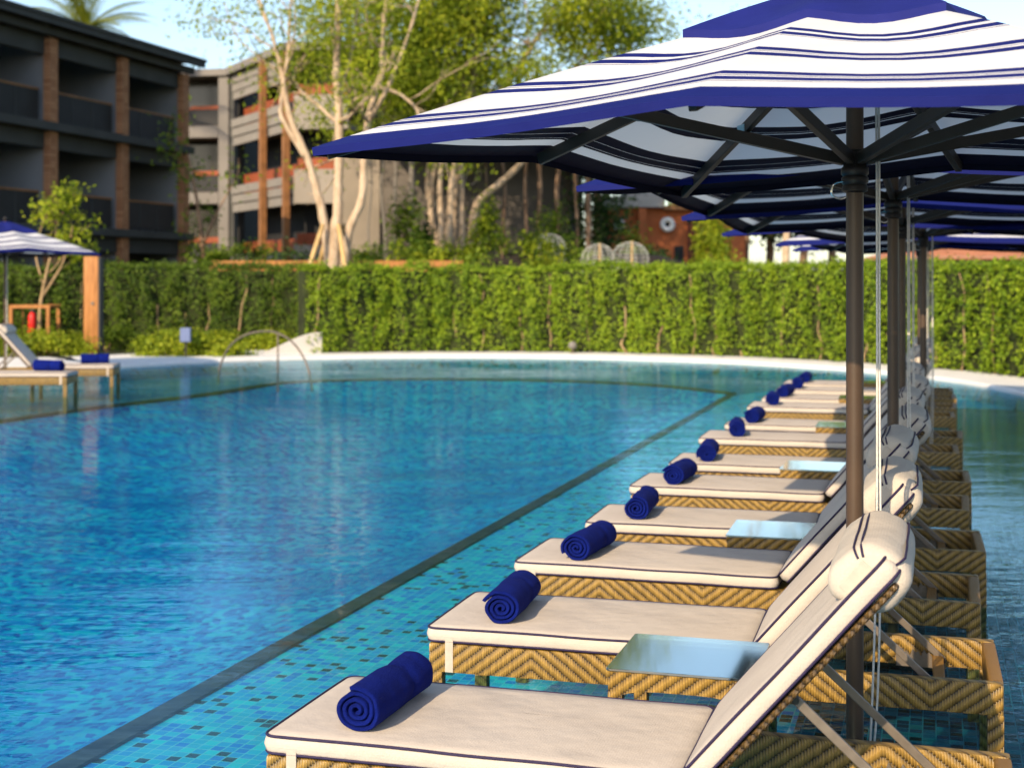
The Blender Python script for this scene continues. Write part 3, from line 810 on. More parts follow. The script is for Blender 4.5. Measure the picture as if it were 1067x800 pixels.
# low shrubs, generic leaf ball
def shrub(name, c, rx, ry, rz, mat, label, n=900, ls=.08, cat='shrub', group=None, stems=4, seed=1):
    r = np.random.default_rng(seed)
    root = empty(name, c, 0, label, cat, group)
    mb = MB()
    k = max(5, int(n/70)); cl = r.normal(size=(k, 3)); cl /= np.linalg.norm(cl, axis=1, keepdims=True); cl *= r.uniform(.45, 1, (k, 1))**.6
    cl[:, 2] = np.abs(cl[:, 2])*.9+.08
    ci = r.integers(0, k, n); p = cl[ci]+r.normal(0, .17, (n, 3)); p[:, 2] = np.maximum(p[:, 2], .02)
    P_ = p*np.array([rx, ry, rz]); Nq = p+r.normal(0, .5, (n, 3))+np.array([0, 0, .4])
    mb.leaves(P_, Nq, ls, .5); mb.build('foliage', mat, root)
    mb = MB()
    for j in range(stems):
        q = cl[r.integers(0, k)]*np.array([rx, ry, rz])*.85
        mb.tube([(q[0]*.15, q[1]*.15, 0), (q[0]*.5, q[1]*.5, q[2]*.6), tuple(q)], [.02, .014, .006], 5)
    mb.build('stems', 'bark', root); return root
def gz(x, y):                                   # height of the ground sheet
    d = min((Vector((x, y))-p).length for p in OUT)
    ks = [(0, .06), (3.0, .07), (6.4, .06), (7.2, .5), (8.6, 1.3), (10, 1.75), (12, 1.85), (40, 1.9)]
    for (a, za), (b, zb) in zip(ks, ks[1:]):
        if d <= b: return za+(zb-za)*(d-a)/(b-a)
    return 1.9
def low(px, D): x = (px-533)*D/FPX; return (x, D, gz(x, D))
shrub('bush', (-9.55, 29.0, .07), 1.0, .5, .50, 'yleaf', 'low bright bush at the foot of the timber post', 3400, .085, seed=2)
shrub('bush', (-6.95, 29.0, .07), .75, .5, .52, 'yleaf', 'low bright bush carrying the small grey blue box, behind the pool edge', 3200, .085, seed=3)
shrub('bush', (-6.2, 29.1, .07), .75, .5, .47, 'yleaf', 'low bright bush behind the left foot of the curved handrail', 3200, .085, seed=4)
shrub('bush', (-5.3, 31.3, .07), .65, .4, .40, 'yleaf', 'low bright bush behind the white curved ramp', 2400, .085, seed=14)
shrub('bush', ((-8.75), 30.9, .07), .8, .5, .55, 'hedgedark', 'dark low bush between the timber post and the bright bed', 1000, .085, seed=6)

# white curved ramp left of the main hedge
mb = MB(); n = 24; vs = []
for i in range(n+1):
    t = i/n; x = -5.35+t*1.35; z = .07+.44*(math.sin(t*math.pi/2)**1.6)
    y = 29.55+.35*t
    for yy, zz in ((y, .0), (y, z-.02), (y+.02, z), (y+.9, z), (y+.92, z-.02), (y+.92, 0)): vs.append((x, yy, zz))
fs = [(i*6+q, i*6+6+q, i*6+7+q, i*6+1+q) for i in range(n) for q in range(5)]+[tuple(range(6)), tuple(reversed(range(n*6, n*6+6)))]
mb.add(vs, fs); tag(mb.build('ramp', plain('pale_ramp_render', (.44, .42, .40), .8, .1, 2), smooth=True, sharp=40), 'white curved concrete ramp rising towards the end of the sunlit hedge', 'ramp')

# handrail in the water
root = empty('handrail', at(289, 392, 24.4)*1, 0, 'arched stainless steel handrail standing in the far left of the pool', 'handrail')
root.location.z = FLOOR; rx, ry = root.location.x, root.location.y
def hp(px, py, D): v = at(px, py, D); return (v.x-rx, v.y-ry, v.z-FLOOR)
mb = MB(); mb.tube(spline([hp(228, 404, 25.2), hp(228, 385, 25.2), hp(238, 362, 25.1), hp(253, 350, 25), hp(270, 345.5, 24.9), hp(285, 346, 24.7), hp(300, 353, 24.5), hp(312, 366, 24.3), hp(321, 385, 24.2), hp(325, 408, 24.1)], 6), .018, 10); mb.build('rail', 'steel', root, smooth=True)
mb = MB(); mb.tube([hp(289, 347.5, 24.65), hp(289, 408, 24.65)], .017, 10); mb.build('post', 'steel', root, smooth=True)

# timber post
root = empty('timber_post', (-12.6, 29.2, .07), 0, 'square timber clad post standing beside the far left umbrella', 'post'); root.location.x = (96-533)*29.6/FPX; root.location.y = 29.6
mb = MB(); mb.box(-.15, .15, -.13, .13, 0, 2.02, bev=.012); mb.build('cladding', 'teak', root, smooth=True, sharp=40)
mb = MB(); mb.box(.152, .182, -.12, .16, 0, 2.0); mb.build('side_panel', 'bdark', root)
mb = MB(); mb.tube([(.04, -.132, 1.05), (.04, -.155, 1.05)], .035, 12); mb.build('button', 'steel', root)

# little things along the deck
p = Vector((596-533, 0, 0))*(30.2/FPX); p = Vector((63*30.0/FPX, 30.0, .07))
root = empty('garden_spotlight', (p.x, 29.95, .07), 0, 'small white garden spotlight at the foot of the sunlit hedge', 'lamp')
mb = MB(); mb.lathe([(.06, 0), (.06, .02), (.02, .03), (.02, .09)], 12); mb.build('base', 'steel', root)
mb = MB(); mb.lathe([(.04, .09), (.08, .11), (.09, .16), (.075, .21), (.04, .24)], 16); mb.build('lamp_head', 'concrete', root, smooth=True)
root = empty('control_box', ((193-533)*28.4/FPX, 28.4, .07), 0, 'small grey blue box on a stake in front of the bright low bush', 'box')
mb = MB(); mb.box(-.10, .10, -.06, .06, .30, .58, bev=.012); mb.build('case', 'bluepaint', root)
mb = MB(); mb.box(-.02, .02, -.02, .02, 0, .30); mb.build('stake', 'blacksteel', root)
root = empty('fire_extinguisher', ((33-533)*30.6/FPX, 30.6, .345+.07), 0, 'red fire extinguisher resting on the wooden tree frame at left', 'fire extinguisher')
mb = MB(); mb.lathe([(.07, 0), (.085, .02), (.085, .40), (.06, .47), (.025, .50)], 16); mb.build('cylinder', 'redpaint', root, smooth=True, sharp=40)
mb = MB(); mb.box(-.05, .05, -.02, .02, .50, .56, bev=.006); mb.build('valve', 'blacksteel', root)
mb = MB(); mb.tube(spline([(.03, -.03, .53), (.11, -.05, .48), (.12, -.05, .25), (.09, -.05, .12)], 5), .012, 6); mb.build('hose', 'blacksteel', root)

# ------------------------------------------------------------------ trees
def leaf_cloud(mb, centers, n, sig, ls, r, asp=.5):
    centers = np.array(centers); ci = r.integers(0, len(centers), n)
    P_ = centers[ci]+r.normal(0, 1, (n, 3))*np.array(sig)
    mb.leaves(P_, r.normal(0, .7, (n, 3))+np.array([0, -.3, .7]), ls, asp)
def grow(mb, p, d, L, rad, depth, tips, r, up=.15, spread=.6, kids=(2, 3)):
    pts = [Vector(p)]; dd = Vector(d).normalized(); n = 5
    for i in range(n):
        dd = (dd+Vector(r.normal(0, .16, 3))+Vector((0, 0, up*.3))).normalized(); pts.append(pts[-1]+dd*L/n)
    mb.tube(pts, [rad*(1-.5*i/n) for i in range(n+1)], 7 if rad > .05 else 5)
    if depth == 0 or rad < .012:
        tips += pts[2:]; return
    for j in range(int(r.integers(kids[0], kids[1]+1))):
        q = pts[int(r.integers(2, n+1))] if j else pts[-1]
        nd = (dd+Vector(r.normal(0, spread, 3))+Vector((0, 0, up))).normalized()
        grow(mb, q, nd, L*r.uniform(.6, .85), rad*r.uniform(.45, .6), depth-1, tips, r, up, spread, kids)
def tree(name, base, stems, mat_b, mat_l, label, nleaf, sig, ls, depth=3, blen=2.0, nb=3, seed=1, cat='tree', group=None, extra=None, up=.15, leaf_min_z=None, spread=.6):
    r = np.random.default_rng(seed); random.seed(seed)
    root = empty(name, base, 0, label, cat, group); b = Vector(base)
    tips = []; mb = MB(); mb2 = MB()
    for st in stems:
        pts = [Vector(q[:3])-b for q in st]; rads = [q[3]*(.74 if mat_b == 'palebark' else 1) for q in st]
        sp = spline(pts, 5); rr = np.interp(np.linspace(0, 1, len(sp)), np.linspace(0, 1, len(rads)), rads)
        sp = [q+Vector(r.normal(0, .03, 3))*(rr[i]*2) for i, q in enumerate(sp)]
        mb.tube(sp, [float(x)*(1+.18*math.sin(i*2.3)*.5) for i, x in enumerate(rr)], 10, jit=.06)
        for j in range(nb):
            t = r.uniform(.5, .98) if j else .99
            i = int(t*(len(sp)-1)); dirn = (sp[min(i+1, len(sp)-1)]-sp[max(i-1, 0)]).normalized()
            d = (dirn*.6+Vector(r.normal(0, .8, 3))+Vector((0, 0, .4))).normalized()
            grow(mb2, sp[i], d, blen*r.uniform(.6, 1.2), float(rr[i])*.55, depth-1, tips, r, up, spread)
    mb.build('trunk', mat_b, root, smooth=True); mb2.build('limbs', mat_b, root, smooth=True)
    if extra: tips = tips+[Vector(q)-b for q in extra]
    if leaf_min_z is not None: tips = [t for t in tips if t.z+b.z > leaf_min_z]
    if nleaf:
        mb = MB(); leaf_cloud(mb, [tuple(t) for t in tips], nleaf, sig, ls, r); mb.build('crown', mat_l, root)
    return root
def A(px, py, D, rad): v = at(px, py, D); return (v.x, v.y, v.z, rad)

DA = 38.5
base = (at(347, 270, DA).x, DA, gz(at(347, 270, DA).x, DA)-.05)
bz = base[2]
stA = [[(base[0]-.05, DA, bz, .30), A(347, 262, DA, 0.224), A(351, 225, DA, 0.191), A(352, 190, DA, 0.172), A(353, 130, DA, 0.145), A(350, 70, DA, 0.119), A(352, 20, DA, 0.099), A(350, -60, DA, 0.059)],
       [(base[0]-.1, DA, bz+.1, .18), A(338, 235, DA, 0.158), A(330, 200, DA, 0.145), A(318, 160, DA, 0.125), A(301, 120, DA, 0.112), A(293, 75, DA, 0.086), A(284, 40, DA, 0.066), A(270, 0, DA, 0.046), A(262, -40, DA, 0.026)],
       [A(318, 165, DA, 0.106), A(296, 128, DA, 0.086), A(292, 110, DA, 0.073), A(299, 60, DA, 0.059), A(303, 0, DA, 0.040), A(312, -60, DA, 0.020)],
       [(base[0]+.2, DA+.1, bz, .2), A(363, 242, DA, 0.152), A(377, 205, DA, 0.145), A(379, 160, DA, 0.132), A(384, 120, DA, 0.125), A(396, 80, DA+.3, 0.099), A(399, 30, DA+.4, 0.079), A(408, -40, DA+.6, 0.046)],
       [A(385, 125, DA, 0.099), A(405, 88, DA-.3, 0.079), A(424, 40, DA-.5, 0.059), A(436, 0, DA-.7, 0.046), A(452, -50, DA-.8, 0.026)],
       [A(396, 92, DA, 0.066), A(413, 97, DA-.4, 0.059), A(432, 112, DA-.6, 0.046), A(441, 135, DA-.7, 0.033)],
       [A(352, 100, DA, 0.066), A(366, 55, DA+.5, 0.053), A(372, 10, DA+.8, 0.040), A(380, -50, DA+1, 0.020)]]
tree('white_bark_tree', base, stA, 'palebark', 'yleaf', 'pale barked tree with several twisting trunks propped by stakes behind the hedge', 10000, (.42, .42, .34), .135, 3, 1.7, 6, seed=11, leaf_min_z=4.6)
# its props
for i, (px0, px1, dz, lab) in enumerate([(313, 336, -1.0, 'leftmost slanting wooden prop against the pale barked tree'), (330, 342, 1.0, 'short wooden prop behind the pale barked tree, second from left'),
                                    (364, 352, -1.0, 'slanting wooden prop right of the pale barked trunk'), (369, 357, 1.0, 'rightmost slanting wooden prop behind the pale barked trunk')]):
    a = at(px0, 280, DA+dz); a.z = gz(a.x, a.y)-.1; b_ = at(px1, 234, DA+dz*.3)
    mb = MB(); mb.tube([a-a, (b_-a)*.5, b_-a], [.07, .065, .06], 8); o = mb.build('tree_prop', 'bamboo', smooth=True); o.location = a; tag(o, lab, 'wooden prop', 'props of the pale barked tree')
# banyan
DB = 47
def banyan():
    base = at(485, 262, DB); base.z = gz(base.x, DB)-.05
    st = []
    for i, (x0, x1, x2) in enumerate([(447, 450, 470), (460, 458, 468), (470, 474, 480), (481, 480, 478), (455, 445, 462), (466, 470, 490)]):
        dd = DB+random.uniform(-.8, .8)
        st.append([A(x0, 266, dd, 0.186), A((x0+x1)/2, 230, dd, 0.136), A(x1, 190, dd, 0.124), A((x1+x2)/2, 140, dd, 0.105), A(x2, 95, dd, 0.087), A(x2+8, 50, dd, 0.062)])
    st.append([A(488, 262, DB, 0.186), A(496, 215, DB-.4, 0.186), A(512, 198, DB-.6, 0.167), A(535, 178, DB-.8, 0.143), A(570, 140, DB-1, 0.124), A(600, 110, DB-1, 0.099), A(630, 75, DB-1, 0.068), A(660, 45, DB-1, 0.037)])
    st.append([A(520, 95, DB, 0.124), A(540, 70, DB, 0.105), A(565, 30, DB, 0.074), A(590, -20, DB, 0.050)])
    st.append([A(478, 110, DB, 0.112), A(520, 95, DB, 0.099), A(560, 90, DB, 0.081), A(600, 70, DB-.5, 0.062), A(625, 30, DB-.6, 0.037)])
    st.append([A(480, 95, DB, 0.112), A(500, 50, DB, 0.087), A(520, 0, DB, 0.062), A(545, -60, DB, 0.037)])
    st.append([A(470, 95, DB, 0.099), A(455, 50, DB, 0.074), A(440, 10, DB, 0.056), A(420, -40, DB, 0.031)])
    r = np.random.default_rng(4); ex = []
    for (px, py, n, sx, sy) in [(455, 30, 26, 40, 22), (520, 40, 30, 40, 25), (580, 25, 34, 45, 25), (640, 40, 30, 30, 18), (665, 30, 16, 20, 18), (500, 110, 12, 30, 10), (560, 80, 16, 30, 14), (610, 90, 10, 24, 10), (430, 90, 10, 20, 25), (390, 40, 16, 26, 24), (540, -50, 40, 90, 40), (420, -60, 26, 60, 40), (640, 10, 12, 20, 14), (420, 150, 4, 10, 20), (350, 60, 22, 22, 34), (330, 100, 10, 14, 26), (375, 120, 12, 12, 30), (330, -40, 26, 40, 40), (320, 20, 8, 14, 16), (400, 10, 26, 30, 20), (460, 75, 14, 26, 14)]:
        for _ in range(n):
            v = at(px+r.normal(0, sx), py+r.normal(0, sy), DB+r.normal(0, 2)); ex.append(v)
    tree('banyan_tree', tuple(base), st, 'palebark', 'yleaf', 'spreading banyan with yellow green crown and hanging roots in front of the grey wall', 62000, (.42, .55, .32), .155, 3, 2.4, 3, seed=21, extra=ex, leaf_min_z=6.2)
banyan()
# hanging roots are their own slim trunks in front of the wall
r = np.random.default_rng(31)
rt = empty('vine_curtain', (at(520, 250, 49).x, 49, 1.9), 0, 'curtain of thin brown hanging vines on the grey wall right of the banyan', 'vines')
for px in (385, 398, 412, 427, 505, 525, 548, 562, 580, 598, 612):
    mb = MB(); D = 49+r.uniform(-.5, .5); rd = r.uniform(.03, .11)
    pts = [at(px+r.normal(0, 2), y, D)-Vector(rt.location) for y in (272, 240, 200, 160, 120, 85)]
    mb.tube(spline(pts, 3), rd, 6, jit=.15); mb.build('vine', 'bark' if px > 440 else 'concrete', rt, smooth=True)

# small yellow green tree at left with its frame
D = 31.2; bx = (40-533)*D/FPX
tree('small_tree', (bx, D, .07), [[(bx, D, .07, .045), (bx+.03, D, 1.0, .04), (bx+.2, D, 1.9, .03), (bx+.4, D, 2.5, .02)], [(bx+.05, D, 1.2, .03), (bx+.5, D+.1, 2.0, .02), (bx+.75, D, 2.8, .012)], [(bx+.1, D, 1.5, .025), (bx-.1, D+.1, 2.2, .018), (bx+.1, D, 2.9, .01)]],
     'stemtan', 'yleaf', 'small yellow green tree inside a low wooden frame, at left', 900, (.16, .16, .14), .13, 2, .7, 3, seed=5, leaf_min_z=2.1)
root = empty('tree_guard', (bx, D-.25, .07), 0, 'low square wooden frame around the thin trunk at left', 'frame')
for x in (-.40, .0, .40):
    for y in ((-.35, .35) if x else (-.35,)):
        mb = MB(); mb.box(x-.035, x+.035, y-.035, y+.035, 0, .93 if x else .45); mb.build('post', 'teak', root)
for y in (-.35, .35):
    mb = MB(); mb.box(-.44, .44, y-.02, y+.02, .93, 1.0); mb.build('rail', 'teak', root)
for x in (-.4, .4):
    mb = MB(); mb.box(x-.02, x+.02, -.33, .33, .93, .99); mb.build('rail', 'teak', root)
mb = MB(); mb.box(-.15, .15, -.2, .2, .30, .345); mb.build('shelf', 'teak', root)

# slim dark tree before the frontal wing
D = 45; bx = (212-533)*D/FPX
tree('slim_tree', (bx, D, 1.85), [[(bx, D, 1.85, .09), (bx-.1, D, 3.2, .07), (bx-.3, D, 4.6, .04), (bx-.5, D, 5.6, .02)], [(bx, D, 2.8, .05), (bx+.5, D, 3.9, .03), (bx+.9, D, 4.6, .015)]], 'bark', 'gleaf', 'slim sparse tree in front of the glazed end of the building', 420, (.3, .3, .25), .17, 2, 1.0, 3, seed=8, leaf_min_z=3.0)
# conifer like dark tree right of the grey wall
D = 50; bx = (622-533)*D/FPX
tree('dark_tree', (bx, D, 1.85), [[(bx, D, 1.85, .2), (bx, D, 4, .15), (bx+.1, D, 6.2, .06)]], 'bark', 'dleaf', 'dense dark green tree between the grey wall and the red building', 3800, (.34, .34, .4), .20, 2, .8, 4, seed=12,
     extra=[(bx+random.uniform(-.8, .8), D+random.uniform(-.6, .6), random.uniform(2.2, 5.8)) for _ in range(70)])
# palm behind the left building
def palm(name, top, hgt, nf, L, label, seed, rad=.16):
    r = np.random.default_rng(seed); t = Vector(top); root = empty(name, (t.x, t.y, t.z-hgt), 0, label, 'palm tree'); b = Vector(root.location)
    mb = MB(); mb.tube([Vector((0, 0, 0)), Vector((.1, 0, hgt*.5)), t-b], [rad*1.3, rad, rad*.8], 9); mb.build('trunk', 'bark', root, smooth=True)
    for i in range(nf):
        a = 2*math.pi*i/nf+r.uniform(-.2, .2); el = r.uniform(.35, 1.35); d = Vector((math.cos(a)*math.cos(el), math.sin(a)*math.cos(el), math.sin(el)))
        pts = []; p = t-b; dd = d.copy()
        for j in range(9):
            pts.append(p.copy()); p = p+dd*L/8; dd = (dd+Vector((0, 0, -.16))).normalized()
        mb = MB(); mb.tube(pts, [.035*(1-.8*j/8) for j in range(9)], 5)
        for j in range(1, 44):
            f = j/44*8; k_ = int(min(f, 7)); q = pts[k_].lerp(pts[k_+1], f-k_); tn = (pts[k_+1]-pts[k_]).normalized()
            sd = tn.cross(Vector((0, 0, 1))).normalized(); ll = L*.22*math.sin(math.pi*min(1, .12+j/46))
            for s in (-1, 1):
                tip = q+(sd*s*.8+tn*.55+Vector((0, 0, -.35))).normalized()*ll; wv = tn*.03
                mb.add([q-wv, q+wv, tip], [(0, 1, 2)])
        mb.build('frond', 'fern', root)
palm('palm_tree', at(88, 34, 62), 8, 17, 3.6, 'palm with yellow green fronds rising behind the dark building roof', 3)

# garden planting behind the hedge
r = np.random.default_rng(77)
gi = [(372, 40.5, .9, .55, 'gleaf', 'round leafy shrub beside the pale barked tree'), (400, 41, 1.1, .55, 'yleaf', 'low bright shrub under the cream wall, second from the pale tree'),
      (436, 42, 1.1, 1.0, 'gleaf', 'mid green shrub at the left foot of the banyan'), (425, 43.5, .7, 2.2, 'gleaf', 'tall leafy shrub left of the banyan trunks'),
      (470, 42, 1.1, .5, 'yleaf', 'low yellow green shrub in front of the banyan trunks'), (506, 43, .8, 2.0, 'yleaf', 'tall yellowish shrub right of the banyan trunks'),
      (525, 41.5, 1.2, .65, 'gleaf', 'broad low shrub below the leaning banyan limb'), (556, 42, 1.0, .7, 'yleaf', 'bright low shrub between banyan and wire cloches'),
      (590, 43, 1.0, .9, 'gleaf', 'green shrub left of the wire cloches'), (575, 46, .8, 1.9, 'gleaf', 'tall loose shrub against the right end of the grey wall'),
      (655, 49, .8, 1.3, 'gleaf', 'green bush under the first white round ornament'), (680, 47, .9, .9, 'dleaf', 'dark bush right of the wire cloches'),
      (745, 47, .55, 2.0, 'yleaf', 'yellow leafed shrub before the lattice of the red building'), (735, 50, .6, 2.7, 'yleaf', 'tall yellow leafed plant climbing beside the red building'),
      (290, 43, 1.4, .6, 'dleaf', 'dark low planting left of the pale barked tree'), (255, 44, 1.3, .6, 'gleaf', 'low green planting under the louvred wing'),
      (220, 45, 1.0, .6, 'gleaf', 'low green planting under the glazed building end'), (440, 44.5, .5, 1.5, 'dleaf', 'small dark shrub between the banyan roots')]
for i, (px, D, rx_, h, mt, lab) in enumerate(gi):
    if h < .8: h *= 1.65
    shrub('shrub', low(px, D), rx_, rx_*.8, h, mt, lab, int(700*max(1, h)), .15, seed=100+i, group='shrubs in the garden behind the hedge')
# edging board along the bed
mb = MB(); a = at(218, 271, 39.5); b_ = at(482, 271, 39.5)
mb.box(0, (b_-a).x, -.03, .03, -.45, -.02); o = mb.build('edging_board', 'teak'); o.location = (a.x, a.y, a.z); tag(o, 'long orange brown edging board along the garden bed behind the hedge', 'edging')
for i, (px, D, w) in enumerate([(530, 42, 3.2), (650, 43, 4.6)]):
    mb = MB(); q = low(px, D); n = 14; vs = []
    ring_ = [(math.cos(2*math.pi*j/n), math.sin(2*math.pi*j/n)) for j in range(n)]
    for s, z in ((1, -.3), (.8, .25), (.45, .45), (.05, .52)): vs += [(q_[0]*s*w/2, q_[1]*s*.9, z+.05*random.uniform(-1, 1)) for q_ in ring_]
    mb.add(vs, [(i_*n+j, i_*n+(j+1) % n, (i_+1)*n+(j+1) % n, (i_+1)*n+j) for i_ in range(3) for j in range(n)]+[tuple(range(3*n, 4*n))])
    o = mb.build('soil_mound', plain('dark_mulch', (.018, .014, .012), .95, .3, 6) if i == 0 else bpy.data.materials['dark_mulch'], smooth=True); o.location = q
    tag(o, ['low mound of dark mulch right of the edging board', 'wide mound of dark mulch under the wire cloches'][i], 'soil mound')
# wire cloches
for i, (px, py, w, lab) in enumerate([(622.5, 273, 35, 'left of two domed wire cloches above the hedge'), (656, 273, 39, 'right of two domed wire cloches above the hedge'), (572, 262, 34, 'single domed wire cloche further left against the grey wall')]):
    D = 41.0 if i < 2 else 45; q = at(px, py, D); rr = w/2*D/FPX; root = empty('wire_cloche', q, 0, lab, 'plant cage', 'domed wire cloches')
    mb = MB(); hh = rr*.55
    for j in range(7):
        a = math.pi*j/7; c = Vector((math.cos(a), math.sin(a), 0))
        mb.tube([c*-rr+Vector((0, 0, -.4)), c*-rr+Vector((0, 0, hh*.4))]+[c*(rr*math.cos(t))+Vector((0, 0, hh*.4+rr*.85*math.sin(t))) for t in np.linspace(math.pi, 0, 13)]+[c*rr+Vector((0, 0, -.4))], .007, 4)
    for z in np.linspace(-.2, hh*.4+rr*.8, 8):
        q_ = 1 if z < hh*.4 else math.sqrt(max(.02, 1-((z-hh*.4)/(rr*.85))**2))
        mb.tube([(rr*q_*math.cos(t), rr*q_*math.sin(t), z) for t in np.linspace(0, 2*math.pi, 20, endpoint=False)], .006, 4, closed=True)
    mb.build('wire_mesh', 'wire', root)
    if i < 2:
        mb = MB(); mb.tube([(.05, -.1, -.5), (.05, -.1, hh*.4+rr*.85+.02)], .035, 8); mb.build('stake', 'bamboo', root)

# ------------------------------------------------------------------ buildings
def quadbox(mb, M4, x0, x1, y0, y1, z0, z1): mb.box(x0, x1, y0, y1, z0, z1, M4)
# left wing: runs parallel to the lounger row; local x along the facade away from the camera, local y into the building
def left_wing():
    org = Vector((-11.66, 50.2, 1.6-1.6))
    root = empty('hotel_wing', (org.x, org.y, 0), 0, 'dark grey three storey hotel wing with brick piers and deep balconies at left', 'building')
    root.rotation_euler = (0, 0, math.atan2(C_, S_))          # local +x points away along the facade
    BAY = 3.92; n = 4; x0 = -n*BAY; FH = 3.05; Z0 = .1
    fl = [Z0, Z0+FH, Z0+2*FH]; top = Z0+3*FH+.05
    DEP = 2.3
    def B(mb, nm, mt, par=root): return mb.build(nm, mt, par)
    mb = MB(); mb.box(x0-.3, 0, DEP, DEP+8, 0, top); B(mb, 'wall', 'bgrey')
    # fins between bays
    for i in range(n+1):
        x = x0+i*BAY
        mb = MB(); mb.box(x-.12, x+.12, .06, DEP-.002, 0, top-.01); B(mb, 'fin_wall', 'bgrey')
        mb = MB(); mb.box(x-.20, x+.20, -.18, .055, 0, top-.45); B(mb, 'pier', 'brick')
    for z in fl[1:]:
        mb = MB(); mb.box(x0-.4, .28, -.36, -.185, z-.14, z+.10); mb.box(x0-.4, -.13, -.184, DEP-.004, z-.16, z+.06); B(mb, 'floor_slab', 'bdark')
        mb = MB(); mb.box(x0, -.13, .02, .22, z-.65, z-.162); B(mb, 'beam', 'bdark')
    mb = MB(); mb.box(x0-.6, .48, -.75, DEP+8.5, top, top+.10); mb.box(x0-.6, .44, -.70, -.55, top-.18, top-.001); rf = B(mb, 'roof', 'bdark')
    mb = MB(); mb.box(x0-.5, .3, -.35, -.15, top-.42, top-.19); B(mb, 'fascia', 'bdark')
    mb = MB(); mb.box(x0, -.13, .02, .22, top-.95, top-.43); B(mb, 'beam', 'bdark')
    # raised roof piece at the left edge
    mb = MB(); mb.box(x0-2, x0+BAY*1.35, -1.3, DEP+6, top+1.45, top+1.75); mb.box(x0-2, x0+BAY*1.1, .6, DEP+5, top+.1, top+1.45); B(mb, 'upper_roof', 'bdark')
    for i in range(n):
        for fi, z in enumerate(fl):
            xa, xb = x0+i*BAY+.2, x0+(i+1)*BAY-.2
            ra = xa+.0; rb_ = xb-.18
            base = z+(.06 if fi else 0)
            mb = MB(); mb.box(ra, rb_, .10, .13, base+.12, base+1.0); rl = B(mb, 'railing', 'panel')
            mb = MB(); mb.box(ra, rb_, .08, .15, base+1.0, base+1.06); B(mb, 'handrail', 'wood', rl)
            for q in range(4):
                xx = ra+.03+(rb_-ra-.06)*q/3
                mb = MB(); mb.box(xx-.025, xx+.025, .085, .145, base+.0, base+1.0); B(mb, 'baluster', 'bdark', rl)
            mb = MB(); mb.box(xa+.35, xb-1.2, DEP-.05, DEP-.004, base+.0, base+2.2); B(mb, 'glass_door', 'window')
            mb = MB(); mb.lathe([(.05, base+1.7), (.09, base+1.72), (.09, base+1.95), (.05, base+1.97)], 10, (xb-.75, DEP-.14)); B(mb, 'wall_lamp', 'whitepaint')
            if fi:
                mb = MB(); mb.box(xa+.7, xa+1.2, .6, 1.05, base+.38, base+.44); mb.box(xa+.7, xa+1.2, 1.05, 1.11, base+.38, base+.9)
                for sx in (.72, 1.15):
                    for sy in (.62, 1.03): mb.box(xa+sx, xa+sx+.05, sy, sy+.05, base, base+.38)
                o = B(mb, 'balcony_chair', 'redwood')
left_wing()
